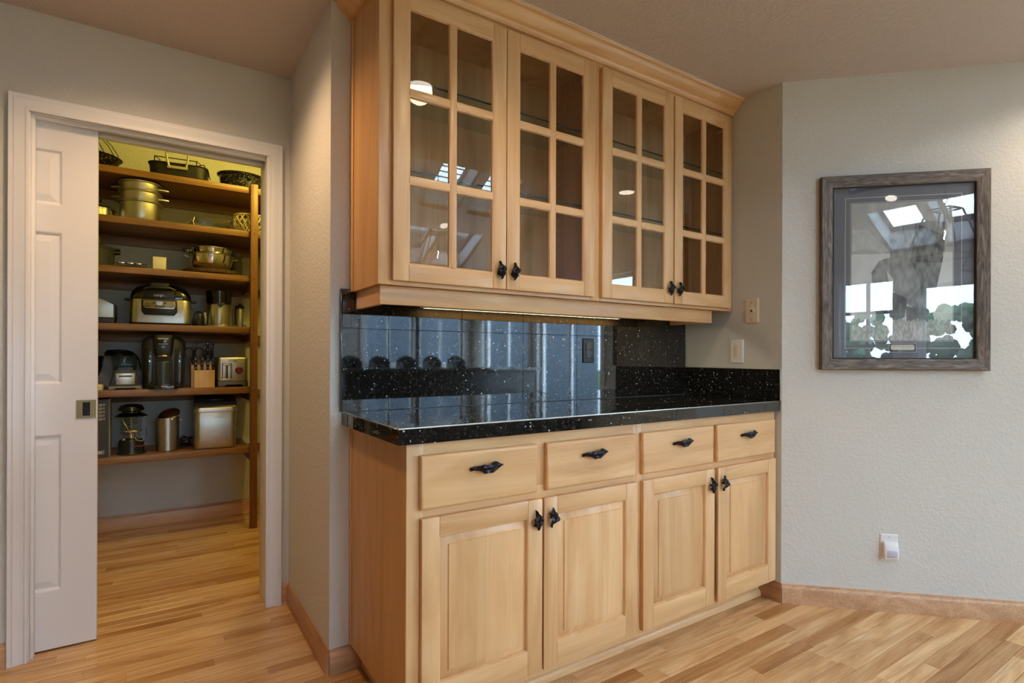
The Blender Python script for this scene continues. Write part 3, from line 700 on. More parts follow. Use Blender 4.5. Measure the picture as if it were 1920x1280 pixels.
# outlet on splash (faces -y)
t = thing('outlet', 'black duplex outlet in the granite backsplash', 'outlet', (1.7455, 1.985, 1.178))
b = MB(); b.loops(-.035, .035, -.0585, .0585, [(0, 0), (0, -.003), (.003, -.0055), (.004, -.0055)]); b.build('plate', 'black', t, local=True)
for dz in (.0195, -.0195):
    b = MB(); b.box(-.0165, .0165, -.0085, -.0050, dz - .0185, dz + .0185, .001); o = b.build('receptacle', 'dgrey', t, local=True)
    b = MB(); b.box(-.0065, -.0045, -.0089, -.0083, dz - .001, dz + .007); b.box(.0045, .0065, -.0089, -.0083, dz - .001, dz + .006); b.lathe([(.0022, -.0089), (.0022, -.0083)], (0, 0, dz - .008), 10, axis='y'); b.build('slots', 'blackg', o, local=True)
# phone jack and rocker on x=XW wall (face -x): rotate -90 so that local -y -> -x
t = thing('phone_jack', 'almond phone jack plate on the tan wall beside the wall cabinet', 'wall plate', (XW, 1.592, 1.376), R(-90))
b = MB(); b.loops(-.0365, .0365, -.06, .06, [(0, 0), (0, -.002), (.006, -.0065), (.007, -.0065)]); b.build('plate', 'almond', t, local=True)
b = MB(); b.lathe([(.016, -.0065), (.016, -.0075), (.014, -.008), (0, -.008)], (0, 0, 0), 24, axis='y'); o = b.build('jack', 'almond', t, local=True)
b = MB(); b.prism([(-.005, .006), (.005, .006), (.005, 0), (.002, -.004), (-.002, -.004), (-.005, 0)], 'y', -.0085, -.0075); b.build('socket', 'blackm', o, local=True)
for dz in (.042, -.042): MB().lathe([(.0028, -.0065), (.0028, -.0078), (0, -.0080)], (0, 0, dz), 12, axis='y').build('screw', 'brass', t, local=True)
t = thing('light_switch', 'white rocker switch plate above the low granite splash', 'light switch', (XW, 1.675, 1.179), R(-90))
b = MB(); b.loops(-.0365, .0365, -.0595, .0595, [(0, 0), (0, -.003), (.004, -.0055), (.005, -.0055)]); b.build('plate', 'wplas', t, local=True)
b = MB(); b.prism([(-.0052, -.031), (-.0085, -.031), (-.0062, 0), (-.0058, .031), (-.0052, .031)], 'x', -.0125, .0125, .0005); b.build('rocker', 'almond', t, local=True)
for dz in (.048, -.048): MB().lathe([(.002, -.0055), (.002, -.0063), (0, -.0064)], (0, 0, dz), 10, axis='y').build('screw', 'wplas', t, local=True)
# sensor on diagonal wall; local -y must map to NV
def diag_rz(): return math.atan2(DV.y, DV.x)
def onwall(s, z, off=0): p = P0 + DV * s + NV * off; return (p.x, p.y, z)
t = thing('plug_in_sensor', 'white plug-in sensor on an outlet plate low on the picture wall', 'sensor', onwall(.4525, .289), diag_rz())
b = MB(); b.loops(-.036, .036, -.061, .061, [(0, 0), (0, -.003), (.003, -.0055), (.004, -.0055)]); b.build('plate', 'wplas', t, local=True)
b = MB(); b.lathe([(.0022, -.0055), (.0022, -.0064), (0, -.0064)], (0, 0, .048), 10, axis='y'); b.build('screw', 'grey', t, local=True)
b = MB()
pf = [(-.0055, -.052), (-.020, -.050), (-.027, -.044), (-.030, -.02), (-.026, .01), (-.020, .028), (-.017, .030), (-.0055, .030)]
b.prism(pf, 'x', -.027, .031, .004, 3); o = b.build('sensor_body', 'wplas', t, local=True)
b = MB(); b.box(-.018, .023, -.0312, -.026, -.038, -.006, .002); b.build('sensor_window', plain('pale violet lens', srgb(190, 192, 210), .3), o, local=True)

# ================================================================ FRAMED PICTURE
rz = diag_rz()
t = thing('framed_picture', 'framed black and white photograph of legs in jeans and boots, rustic grey wood frame', 'picture', onwall(.4985, 1.535, .001), rz)
hw, hh = .339, .442
fp = [(0, 0), (0, -.026), (.004, -.030), (.030, -.027), (.050, -.021), (.052, -.018), (.052, 0)]
for k, (p, q) in enumerate((((-hw, hh), (hw, hh)), ((hw, hh), (hw, -hh)), ((hw, -hh), (-hw, -hh)), ((-hw, -hh), (-hw, hh)))):
    b = MB(); u = Vector((q[0] - p[0], 0, q[1] - p[1])); ln = u.length; u.normalize(); inn = Vector((-(p[0] + q[0]), 0, -(p[1] + q[1]))).normalized()
    V0, V1 = [], []
    for w, d in fp:
        V0.append(b.bm.verts.new(Vector((p[0], d, p[1])) + inn * w + u * w)); V1.append(b.bm.verts.new(Vector((q[0], d, q[1])) + inn * w - u * w))
    n = len(fp)
    for i in range(n): b._f([V0[i], V0[(i + 1) % n], V1[(i + 1) % n], V1[i]])
    b._f(V0); b._f(V1[::-1]); b.build('frame_rail', 'frameh' if k % 2 == 0 else 'framev', t, local=True)
b = MB(); iw, ih = hw - .052, hh - .052
pts = []
def rope(p, q):
    n = int((Vector(q) - Vector(p)).length / .006)
    for i in range(n):
        c = Vector(p).lerp(Vector(q), (i + .5) / n); d = (Vector(q) - Vector(p)).normalized()
        b.lathe([(0, -.0042), (.0035, -.002), (.0035, .002), (0, .0042)], c, 5, axis='x' if abs(d.x) > .5 else 'z')
for p, q in (((-iw, -.019, ih), (iw, -.019, ih)), ((iw, -.019, ih), (iw, -.019, -ih)), ((iw, -.019, -ih), (-iw, -.019, -ih)), ((-iw, -.019, -ih), (-iw, -.019, ih))): rope(p, q)
o = b.build('rope_lip', 'lip', t, local=True); o['kind'] = 'stuff'
b = MB(); b.box(-iw, iw, -.006, -.002, -ih, ih); b.build('mat_board', 'mat', t, local=True, smooth=False)
def rectline(b, x0, x1, z0, z1, w, y):
    b.box(x0, x1, y, y + .0006, z0, z0 + w); b.box(x0, x1, y, y + .0006, z1 - w, z1); b.box(x0, x0 + w, y, y + .0006, z0 + w, z1 - w); b.box(x1 - w, x1, y, y + .0006, z0 + w, z1 - w)
cx, cz = .4985, 1.535
b = MB(); rectline(b, .266 - cx, .737 - cx, 1.191 - cz, 1.879 - cz, .0022, -.0066); rectline(b, .288 - cx, .705 - cx, 1.222 - cz, 1.856 - cz, .002, -.0066); b.build('mat_line', 'line', t, local=True, smooth=False)
# the photograph print, painted into vertex colours (flat print)
NX, NZ = 170, 250
def inpoly(X, Y, P):
    r = np.zeros(X.shape, bool); n = len(P)
    for i in range(n):
        x1, y1 = P[i]; x2, y2 = P[(i + 1) % n]
        if y1 == y2: continue
        c = ((y1 > Y) != (y2 > Y)) & (X < (x2 - x1) * (Y - y1) / (y2 - y1) + x1); r ^= c
    return r
gx, gy = np.meshgrid(np.linspace(305, 905, NX + 1), np.linspace(1030, 283, NZ + 1), indexing='ij')
rng = np.random.RandomState(3)
def sn(sx, sy):
    a = rng.rand(NX // sx + 3, NZ // sy + 3); i = np.arange(NX + 1) / sx; j = np.arange(NZ + 1) / sy
    i0 = i.astype(int); j0 = j.astype(int); fi = (i - i0)[:, None]; fj = (j - j0)[None]
    return (a[i0][:, j0] * (1 - fi) + a[i0 + 1][:, j0] * fi) * (1 - fj) + (a[i0][:, j0 + 1] * (1 - fi) + a[i0 + 1][:, j0 + 1] * fi) * fj
n1, n2, n3 = sn(12, 12), sn(4, 9), sn(2, 5)
g = .62 + .10 * (n1 - .5) + (1030 - gy) * 0
g = np.where(gy < 560, .34 + .14 * n1, g)
def fill(P, v, c=.18): 
    global g
    m = inpoly(gx, gy, P); g = np.where(m, v + c * (n2 - .5) + .12 * (n1 - .5), g)
fill([(530, 400), (700, 380), (860, 400), (860, 560), (700, 600), (540, 590)], .30)
fill([(310, 425), (400, 425), (450, 470), (530, 540), (500, 560), (420, 530), (310, 540)], .50, .1)
fill([(690, 400), (860, 470), (848, 600), (810, 760), (785, 868), (715, 872), (635, 830), (700, 700), (660, 600)], .17)
fill([(495, 590), (640, 560), (700, 680), (722, 740), (655, 810), (600, 800), (555, 760), (560, 700), (520, 655), (538, 760), (530, 865), (428, 865), (436, 760), (428, 660), (470, 600)], .27)
fill([(555, 768), (645, 805), (625, 905), (575, 925), (515, 905), (548, 840)], .10, .1)
fill([(452, 862), (527, 862), (532, 925), (500, 950), (458, 935)], .11, .1)
fill([(632, 845), (785, 862), (800, 920), (770, 940), (640, 938)], .12, .1)
gr = gy > 905 + 30 * n3
g = np.where(gr, .40 + .34 * (n3 - .5) + .0008 * (gy - 905), g)
g = np.clip(g * 1.25, .04, .9)
x0, x1, z0, z1 = .292 - cx, .701 - cx, 1.227 - cz, 1.851 - cz
vx = np.linspace(x0, x1, NX + 1); vz = np.linspace(z0, z1, NZ + 1)
verts = [(float(a), -.0068, float(c)) for a in vx for c in vz]
idx = lambda i, j: i * (NZ + 1) + j
faces = [(idx(i, j), idx(i + 1, j), idx(i + 1, j + 1), idx(i, j + 1)) for i in range(NX) for j in range(NZ)]
me = bpy.data.meshes.new('photo_print'); me.from_pydata(verts, [], faces)
ca = me.color_attributes.new('print', 'FLOAT_COLOR', 'POINT'); gg = g.reshape(-1)
ca.data.foreach_set('color', np.stack([gg * .97, gg, gg * 1.03, np.ones_like(gg)], 1).astype(np.float32).ravel())
m, nt, bs = newmat('photo print'); at = N(nt, 'ShaderNodeAttribute', attribute_name='print'); L(nt, at.outputs['Color'], bs.inputs['Base Color']); bs.inputs['Roughness'].default_value = .7
me.materials.append(m); o = bpy.data.objects.new('photo_print', me); COL.objects.link(o); o.parent = t; W[o] = W[t]
tag(o, 'black and white photograph of legs in jeans and boots on grass')
b = MB(); rectline(b, .447 - cx, .559 - cx, 1.174 - cz, 1.215 - cz, .0018, -.0072); b.mi = 1; b.box(.449 - cx, .557 - cx, -.0070, -.0062, 1.176 - cz, 1.213 - cz); b.build('plaque_border', ['line', 'dgrey'], t, local=True, smooth=False)
b = MB(); cxx, czz = .5025 - cx, 1.196 - cz; w, h_, k = .0475, .012, .005
b.prism([(cxx - w + k, czz - h_), (cxx + w - k, czz - h_), (cxx + w, czz - h_ + k), (cxx + w, czz + h_ - k), (cxx + w - k, czz + h_), (cxx - w + k, czz + h_), (cxx - w, czz + h_ - k), (cxx - w, czz - h_ + k)], 'y', -.0085, -.0062)
pq = b.build('plaque', 'cream', t, local=True)
text_part('lettering', 'AFTERNOON WITH GRANDPA', .0065, 'grey', pq, (cxx, -.0087, czz + .005), depth=.0002)
text_part('lettering', 'BY', .004, 'grey', pq, (cxx, -.0087, czz - .001), depth=.0002)
b = MB(); b.box(-iw, iw, -.0135, -.0115, -ih, ih); b.build('glazing', 'pglass', t, local=True, smooth=False)

# ================================================================ PANTRY SHELVING
SY0, SY1 = 4.005, 4.452
SH = [('s1', 2.273, 2.232), ('s2', 1.98, 1.94), ('s3', 1.682, 1.643), ('s4', 1.340, 1.300), ('s5', .942, .900), ('s6', .542, .500)]
t = thing('pantry_shelving', 'stained wood wall shelving with one square post in the pantry', 'shelving', (0, 4.2, 0))
for i, (n, zt, zb) in enumerate(SH):
    xr = .948 if i < 2 else .545
    b = MB(); b.box(-1.298, xr, SY0, SY1, zb, zt, .002); b.build('shelf', 'shelf', t)
    b = MB(); b.box(-1.298, .948, 4.432, SY1, zb - .062, zb - .0005, .0015); b.build('cleat', 'shelf', t)
    if i >= 2:
        b = MB(); b.box(.545, .585, 4.06, 4.43, zb - .055, zb - .0, .0015); b.build('cleat', 'shelfz', t)
b = MB(); b.box(.541, .586, 3.978, 4.004, 0.0005, 2.292, .002); p = b.build('post', 'shelfz', t)
b = MB()
for z in (1.96, 1.66, 1.32, .92, .52): b.lathe([(.004, -.001), (.004, 0)], (.563, 3.9775, z), 10, axis='y')
b.build('screw_head', 'bronze', p)
zS = [s[1] + .0005 for s in SH]

# ================================================================ PANTRY GOODS (local: x right, -y towards the viewer, z up)
def ring_pts(r, z, n=24, sx=1, sy=1, c=(0, 0)): return [(c[0] + r * sx * math.cos(2 * math.pi * i / n), c[1] + r * sy * math.sin(2 * math.pi * i / n), z) for i in range(n)]
def arc(p0, p1, bulge, n=10):
    p0, p1, bu = Vector(p0), Vector(p1), Vector(bulge)
    return [p0.lerp(p1, i / n) + bu * math.sin(math.pi * i / n) for i in range(n + 1)]
# --- top shelf
t = thing('grill_basket', 'black perforated grill pan with thin wire handle on the top shelf', 'pan', (-.32, 4.11, zS[0]))
b = MB(); b.lathe([(.10, 0), (.135, .03), (.155, .058), (.158, .058), (.136, .027), (.10, -.0 + .003)], (0, 0, 0), 32); b.lathe([(.158, .056), (.165, .060), (.158, .064)], n=32, cap=False); b.build('pan', 'enamel', t, local=True)
b = MB()
for dx in (-.03, .0, .03, .045): b.tube([(.03 + dx, -.06, .165), (.055 + dx * 1.3, -.09, .12), (.085 + dx * 1.4, -.105, .055)], .0022, 6)
b.tube([(-.01, -.06, .166), (.075, -.06, .164)], .0022, 6); b.build('wire_handle', 'bronze', t, local=True)
t = thing('roasting_pan', 'dark grey roasting pan with a big bright loop handle and a wire rack in it', 'pan', (.145, 4.16, zS[0]), R(-8))
def rrect(hx, hy, r, n=6):
    P = []
    for cx_, cy_, a in ((hx - r, hy - r, 0), (-hx + r, hy - r, 90), (-hx + r, -hy + r, 180), (hx - r, -hy + r, 270)):
        for k in range(n + 1): P.append((cx_ + r * math.cos(R(a + 90 * k / n)), cy_ + r * math.sin(R(a + 90 * k / n))))
    return P
def rstack(b, layers, cap0=True, cap1=True):
    rings = [[b.bm.verts.new((x, y, z)) for x, y in rrect(hx, hy, r)] for hx, hy, r, z in layers]
    for A_, B_ in zip(rings, rings[1:]):
        for i in range(len(A_)): b._f([A_[i], A_[(i + 1) % len(A_)], B_[(i + 1) % len(A_)], B_[i]])
    if cap0: b._f(rings[0][::-1])
    if cap1: b._f(rings[-1])
    return b
b = MB(); rstack(b, [(.145, .105, .05, 0), (.155, .115, .055, .01), (.160, .12, .06, .082), (.166, .126, .062, .086), (.166, .126, .062, .090), (.157, .117, .057, .088), (.150, .11, .05, .012)]); b.build('pan', 'blackm', t, local=True)
b = MB(); b.tube([(-.045, -.126, .062), (-.055, -.136, .10), (-.06, -.146, .138), (-.045, -.150, .150), (.045, -.150, .150), (.06, -.146, .138), (.055, -.136, .10), (.045, -.126, .062)], .0065, 10); b.tube([(-.055, -.124, .060), (.055, -.124, .060)], .010, 8); b.build('handle', plain('cast metal handle', srgb(190, 186, 172), .35, .35), t, local=True)
b = MB()
for x in (-.13, .10): b.tube([(x, -.08, .085), (x, -.075, .132), (x + .02, 0, .135), (x, .075, .132), (x, .08, .085)], .003, 6)
b.tube([(-.13, -.075, .132), (.10, -.075, .13)], .003, 6); b.tube([(.10, -.08, .10), (.14, -.06, .118), (.17, -.10, .05), (.18, -.12, .012)], .003, 6); b.build('wire_rack', 'bronze', t, local=True)
t = thing('enamel_roaster', 'black speckled oval enamel roaster with side handle on the top shelf', 'roaster', (.505, 4.155, zS[0]))
b = MB(); b.lathe([(.115, 0), (.13, .01), (.135, .09), (.148, .096), (.150, .103), (.142, .104), (.128, .095), (.124, .012), (0, .008)], n=40, sy=.92); b.build('pan', 'enamel', t, local=True)
b = MB(); b.tube([(-.035, -.126, .055), (-.038, -.150, .078), (0, -.158, .082), (.038, -.150, .078), (.035, -.126, .055)], .009, 8, flat=.6); b.build('handle', 'enamel', t, local=True)
# --- second shelf
t = thing('lidded_saucepan', 'steel saucepan with a black-knobbed lid, half hidden by the pantry door', 'pan', (-.30, 4.17, zS[1]))
b = MB(); b.lathe([(.105, 0), (.11, .005), (.11, .048), (.114, .05), (.114, .054), (.106, .052)], n=36); b.build('pan', 'chrome', t, local=True)
b = MB(); b.lathe([(.113, .054), (.09, .068), (.04, .080), (0, .083)], n=36); o = b.build('lid', 'blackg', t, local=True)
b = MB(); b.lathe([(.008, .082), (.008, .095), (.018, .098), (.02, .118), (.012, .124), (0, .124)], (.02, -.03, 0), n=18); b.build('lid_knob', 'black', o, local=True)
sx_, sy_ = -.066, 4.125
def steam(name, label, z, h, r, rim, hz, hdl):
    t = thing(name, label, 'pot', (sx_, sy_, z), R(-14))
    b = MB(); b.lathe([(r - .012, 0), (r - .004, .004), (r, .014), (r + .002, h - .012), (r + rim, h - .008), (r + rim + .002, h - .003), (r + rim - .002, h), (r - .004, h), (r - .006, .02), (0, .012)], n=44); b.build('body', 'alu', t, local=True)
    if hdl:
        for s in (-1, 1):
            b = MB(); b.prism([(s * (r - .002), -.028), (s * (r + .030), -.020), (s * (r + .048), -.006), (s * (r + .048), .006), (s * (r + .030), .020), (s * (r - .002), .028)], 'z', hz, hz + .010, .003); b.build('handle', 'alu', t, local=True)
    return t
steam('stock_pot', 'big aluminium pot at the bottom of the steamer stack', zS[1], .118, .106, .012, .085, False)
steam('steamer_tier', 'aluminium steamer tier resting directly on the big pot', zS[1] + .1185, .062, .106, .008, .022, True)
steam('steamer_tier', 'topmost aluminium steamer tier of the stack', zS[1] + .181, .056, .106, .009, .020, True)
t = thing('glass_baking_dish', 'clear glass baking dish with wire rack on the second shelf', 'dish', (.322, 4.13, zS[1]))
b = MB(); rstack(b, [(.10, .07, .03, .003), (.112, .082, .034, .052), (.122, .09, .036, .055), (.122, .09, .036, .058), (.108, .078, .032, .056), (.098, .068, .03, .008)]); b.build('dish', 'cglass', t, local=True)
b = MB()
for k in range(5): b.tube([(-.11, -.06 + k * .03, .062), (.11, -.06 + k * .03, .066)], .0022, 6)
b.tube([(-.11, -.07, .062), (-.125, -.075, .03), (-.15, -.08, .004)], .0022, 6); b.tube([(-.10, -.07, .062), (-.108, -.078, .03), (-.10, -.08, .004)], .0022, 6); b.build('wire_rack', 'chrome', t, local=True)
t = thing('woven_basket', 'round cream basket of crossed bands behind the shelf post', 'basket', (.553, 4.13, zS[1]))
b = MB(); nb = 16
for s in (1, -1):
    for k in range(nb):
        p = []
        for i in range(9):
            u = i / 8; a = 2 * math.pi * k / nb + s * u * .75; r = .065 + .035 * math.sin(u * math.pi * .75); p.append((r * math.cos(a), r * math.sin(a), .004 + .118 * u))
        b.tube(p, .0042, 5)
b.tube(ring_pts(.094, .122, 30), .006, 6, True); b.lathe([(.066, 0), (.068, .006), (0, .006)], n=30); b.build('weave', 'wicker', t, local=True)
# --- third shelf
t = thing('dutch_oven', 'dark grey lidded casserole with side handles, half hidden by the pantry door', 'pot', (-.325, 4.16, zS[2]))
b = MB(); b.lathe([(.115, 0), (.125, .008), (.128, .105), (.124, .108), (0, .108)], n=40); b.build('body', 'dgrey', t, local=True)
b = MB(); b.lathe([(.130, .106), (.132, .112), (.132, .120), (.10, .134), (0, .14)], n=40); o = b.build('lid', 'dgrey', t, local=True)
for z in (.095, .115): MB().tube([(.122, -.03, z), (.15, -.022, z + .002), (.152, .022, z + .002), (.122, .03, z)], .007, 8).build('handle', 'black', t, local=True)
t = thing('tin_canister', 'pale grey round tin standing on the grey casserole lid', 'tin', (-.315, 4.12, zS[2] + .141))
b = MB(); b.lathe([(.048, 0), (.048, .030), (.050, .031), (.050, .036), (.046, .038), (0, .038)], n=32); b.build('tin', 'grey', t, local=True)
t = thing('cooling_rack', 'flat wire rack with steel clips on the third shelf', 'rack', (-.110, 4.08, zS[2]))
b = MB()
for k in range(9): b.tube([(-.07 + k * .017, -.07, .004), (-.06 + k * .017, -.06, .022), (-.06 + k * .017, .06, .022), (-.07 + k * .017, .07, .004)], .0018, 6)
b.tube([(-.08, -.065, .02), (.08, -.065, .02)], .0022, 6); b.tube([(-.08, .06, .02), (.08, .06, .02)], .0022, 6); b.build('wires', 'bronze', t, local=True)
for x in (-.045, .0, .04): MB().box(x - .018, x + .012, -.074, -.068, .018, .026, .001).build('clip', 'chrome', t, local=True)
t = thing('card_box', 'small white cube box standing alone on the third shelf', 'box', (.032, 4.045, zS[2]), R(3))
b = MB(); b.box(-.0345, .0345, -.03, .03, .001, .075, .0015); b.build('carton', 'cream', t, local=True)
b = MB(); b.box(-.035, .035, -.0305, .0305, .064, .0755, .001); b.build('lid_flap', 'cream', t, local=True)
bx, by = .328, 4.175
t = thing('bark_slice', 'round rustic wood slice under the steel bowls', 'board', (bx, by, zS[2]))
b = MB(); P = []
for i in range(40): a = 2 * math.pi * i / 40; r = .168 * (1 + .025 * math.sin(5 * a) + .012 * math.sin(13 * a)); P.append((r * math.cos(a), r * math.sin(a)))
b.prism(P, 'z', .008, .032, .002); b.build('slice', 'bark', t, local=True)
b = MB()
for a in (30, 150, 270): b.lathe([(.012, 0), (.012, .008)], (.11 * math.cos(R(a)), .11 * math.sin(R(a)), 0), 12)
b.build('feet', 'black', t, local=True)
t = thing('mixing_bowl', 'large polished steel bowl with ring handles on the wood slice', 'bowl', (bx, by, zS[2] + .0325))
b = MB(); b.lathe([(.070, 0), (.095, .006), (.118, .030), (.130, .068), (.134, .098), (.141, .101), (.141, .104), (.132, .102), (.127, .068), (.114, .032), (0, .006)], n=48); b.build('bowl', 'chrome', t, local=True)
for s in (-1, 1): MB().tube([(s * .134, -.02, .088), (s * .155, -.014, .092), (s * .155, .014, .092), (s * .134, .02, .088)], .004, 8).build('ring_handle', 'chrome', t, local=True)
t = thing('steel_saucepot', 'shallow steel pot nested in the large polished bowl', 'pot', (bx + .005, by, zS[2] + .0405))
b = MB(); b.lathe([(.080, .02), (.092, .045), (.118, .135), (.122, .137), (.122, .141), (.112, .139), (.088, .05), (0, .026)], n=48); b.lathe([(.1185, .098), (.1215, .101), (.1185, .104)], n=48, cap=False); b.build('pot', 'chrome', t, local=True)
b = MB(); b.box(-.175, -.116, -.05, -.01, .100, .126, .006); b.build('side_grip', 'blackg', t, local=True)
t = thing('storage_canister', 'olive grey lidded canister behind the steel bowls by the post', 'canister', (.492, 4.30, zS[2]))
b = MB(); b.lathe([(.034, 0), (.036, .004), (.036, .165), (.034, .168), (0, .168)], n=28); b.build('canister', plain('olive plastic', srgb(112, 106, 80), .5), t, local=True)
b = MB(); b.lathe([(.039, .166), (.039, .186), (.036, .189), (0, .189)], n=28); b.build('lid', 'grey', t, local=True)
# --- fourth shelf
t = thing('bread_box', 'steel and black slant-top bread box, cut off by the pantry door', 'box', (-.28, 4.16, zS[3]))
b = MB(); b.prism([(-.09, 0.035), (.085, .035), (.085, .115), (.070, .118), (-.02, .165), (-.09, .176)], 'y', -.115, .115, .003); b.build('shell', 'steel', t, local=True)
b = MB(); b.box(-.092, .088, -.118, .118, .0, .036, .003); b.prism([(.085, .035), (.091, .035), (.091, .116), (.066, .128), (.060, .124), (.085, .113)], 'y', -.118, .118); b.build('base_trim', 'black', t, local=True)
t = thing('indoor_grill', 'black domed indoor grill with steel front and lit-grey control panel', 'grill', (.050, 4.190, zS[3]), R(-3))
b = MB(); rstack(b, [(.150, .165, .03, .004), (.160, .172, .04, .012), (.160, .172, .045, .148), (.155, .168, .04, .155)]); b.build('steel_body', 'steel', t, local=True)
b = MB(); rstack(b, [(.158, .170, .035, 0), (.164, .176, .04, .006), (.164, .176, .04, .011)]); b.build('base', 'black', t, local=True)
b = MB(); rstack(b, [(.158, .168, .04, .155), (.162, .172, .05, .166), (.156, .165, .06, .198), (.135, .145, .07, .232), (.095, .105, .07, .252), (.05, .06, .04, .258)]); lid = b.build('lid', 'blackg', t, local=True)
b = MB(); b.prism([(-.088, .205), (.070, .205), (.078, .162), (-.094, .162)], 'y', -.180, -.150, .006); b.build('lid_front', 'black', lid, local=True)
b = MB(); b.tube([(-.085, -.180, .214), (-.06, -.192, .226), (.05, -.192, .226), (.075, -.180, .214)], .010, 10, flat=.7); b.box(-.055, .045, -.15, -.05, .235, .262, .008); b.build('lid_handle', 'dgrey', lid, local=True)
for s in (-1, 1): MB().box(min(s * .152, s * .192), max(s * .152, s * .192), -.09, -.03, .150, .163, .004).build('side_handle', 'black', t, local=True)
b = MB(); b.prism([(-.100, .150), (.085, .150), (.088, .080), (.072, .058), (-.085, .058), (-.100, .080)], 'y', -.190, -.165, .006); cp_ = b.build('control_housing', 'black', t, local=True)
b = MB(); b.prism([(-.088, .145), (.076, .145), (.078, .112), (.068, .098), (-.078, .098), (-.090, .112)], 'y', -.1925, -.188, .001); o = b.build('control_rim', 'chrome', cp_, local=True)
b = MB(); b.prism([(-.083, .142), (.072, .142), (.074, .113), (.065, .102), (-.075, .102), (-.085, .113)], 'y', -.1932, -.190, .0005); b.mi = 1; b.lathe([(.014, -.196), (.014, -.193), (0, -.197)], (-.006, 0, .130), 20, axis='y', sx=1.3); b.mi = 2
for x in (-.035, .022): b.box(x - .006, x + .006, -.1945, -.193, .126, .136)
for x, z in ((-.065, .110), (-.022, .110), (-.004, .109), (.014, .110)): b.box(x - .008, x + .008, -.1945, -.193, z - .003, z + .003)
for x, z in ((-.068, .128), (.055, .128), (.055, .112)): b.box(x - .012, x + .012, -.1942, -.193, z - .0008, z + .0008)
b.build('control_panel', [plain('bronze panel', srgb(150, 138, 104), .35, .6), 'chrome', 'dgrey'], cp_, local=True)
text_part('lettering', 'NINJA', .020, 'chrome', t, (-.010, -.1812, .178))
t = thing('smoked_lid', 'smoky plastic dome leaning between the grill and the juicer', 'lid', (.251, 4.10, zS[3]), 0)
b = MB(); b.lathe([(.038, 0), (.040, .02), (.037, .055), (.028, .085), (.012, .098), (0, .100)], n=28, cap=False); b.build('dome', 'smoke', t, local=True)
t = thing('citrus_juicer', 'silver juicer with black spouted top beside the shelf post', 'juicer', (.375, 4.175, zS[3]))
b = MB(); b.lathe([(.098, 0), (.098, .006), (.085, .012), (.073, .018), (.073, .150), (.069, .155), (0, .155)], n=40); b.box(-.020, .016, -.080, -.05, .012, .15, .006); b.build('body', 'alu', t, local=True)
b = MB(); b.lathe([(.070, .155), (.077, .160), (.080, .240), (.076, .243), (0, .243)], n=40); o = b.build('hopper', 'blackg', t, local=True)
b = MB(); b.prism([(-.028, .160), (.028, .160), (.010, .142), (.006, .133), (-.006, .133), (-.010, .142)], 'y', -.100, -.065, .004); b.build('spout', 'black', t, local=True)
b = MB(); b.lathe([(.009, 0), (.009, .004), (.005, .01)], (-.086, -.03, .085), 12); b.tube([(-.086, -.03, .02), (-.086, -.03, .085)], .007, 8); b.build('lever', 'wplas', t, local=True)
t = thing('drink_siphon', 'slim steel pump bottle with copper-tipped black cap, next to the juicer', 'bottle', (.498, 4.13, zS[3]))
b = MB(); b.lathe([(.020, .004), (.021, .03), (.019, .036), (.019, .125), (.015, .132), (0, .132)], n=24); b.lathe([(.024, 0), (.024, .006), (.018, .010)], n=20); b.build('body', 'steel', t, local=True)
b = MB(); b.lathe([(.024, .130), (.026, .142), (.018, .152), (.010, .16), (0, .16)], n=20); b.tube([(-.028, 0, .15), (-.030, 0, .02)], .005, 8); b.tube([(.018, -.01, .012), (.034, -.01, .018), (.030, -.01, .004)], .003, 6); b.build('cap', 'black', t, local=True)
b = MB(); b.lathe([(.010, .158), (.011, .166), (.006, .172), (0, .173)], n=14); b.build('tip', plain('copper tip', srgb(190, 110, 80), .3, .8), t, local=True)
# --- fifth shelf
t = thing('stand_mixer', 'stand mixer with steel bowl and white base, half hidden by the pantry door', 'mixer', (-.345, 4.17, zS[4]))
b = MB(); b.lathe([(.030, .05), (.050, .052), (.075, .085), (.092, .14), (.098, .20), (.101, .203), (.094, .20), (.088, .14), (0, .06)], (.0, -.03, 0), n=36); b.build('bowl', 'chrome', t, local=True)
b = MB(); rstack(b, [(.098, .15, .05, 0), (.100, .152, .05, .02), (.09, .14, .05, .032)]); b.box(-.05, .05, .07, .13, .03, .26, .02); b.build('base', 'wplas', t, local=True)
b = MB(); b.lathe([(.0, -.16), (.04, -.15), (.055, -.08), (.058, .05), (.05, .13), (0, .15)], (0, 0, .29), n=24, axis='y'); b.build('motor_head', 'chrome', t, local=True)
b = MB(); b.lathe([(.012, .0), (.018, .012), (.012, .028), (0, .03)], (.055, -.09, .31), n=14, axis='x'); b.box(.03, .06, -.14, -.12, .245, .262, .003); b.build('knob', 'black', t, local=True)
t = thing('blender', 'black wedge-shaped blender base with silver control plate', 'blender', (-.144, 4.12, zS[4]), R(4))
b = MB(); b.mi = 0; b.prism([(-.078, .018), (.078, .018), (.052, .118), (-.052, .118)], 'y', -.085, .085, .006); b.build('body', 'dgrey', t, local=True)
b = MB(); rstack(b, [(.050, .075, .02, .112), (.054, .08, .02, .118), (.052, .078, .02, .134), (.046, .07, .02, .136)]); b.build('collar', 'black', t, local=True)
b = MB(); b.prism([(-.084, 0), (-.056, 0), (-.048, .012), (.048, .012), (.056, 0), (.084, 0), (.081, .022), (-.081, .022)], 'y', -.088, .088, .003); b.build('foot_frame', 'grey', t, local=True)
b = MB(); b.box(-.047, .047, -.094, -.085, .030, .098, .002); o = b.build('control_plate', 'alu', t, local=True)
b = MB(); b.box(-.032, .032, -.0955, -.0938, .076, .086); b.build('display', 'dgrey', o, local=True)
t = thing('blender_jug', 'clear blender jug with black curved rim lying behind the wedge base', 'jug', (-.150, 4.29, zS[4]))
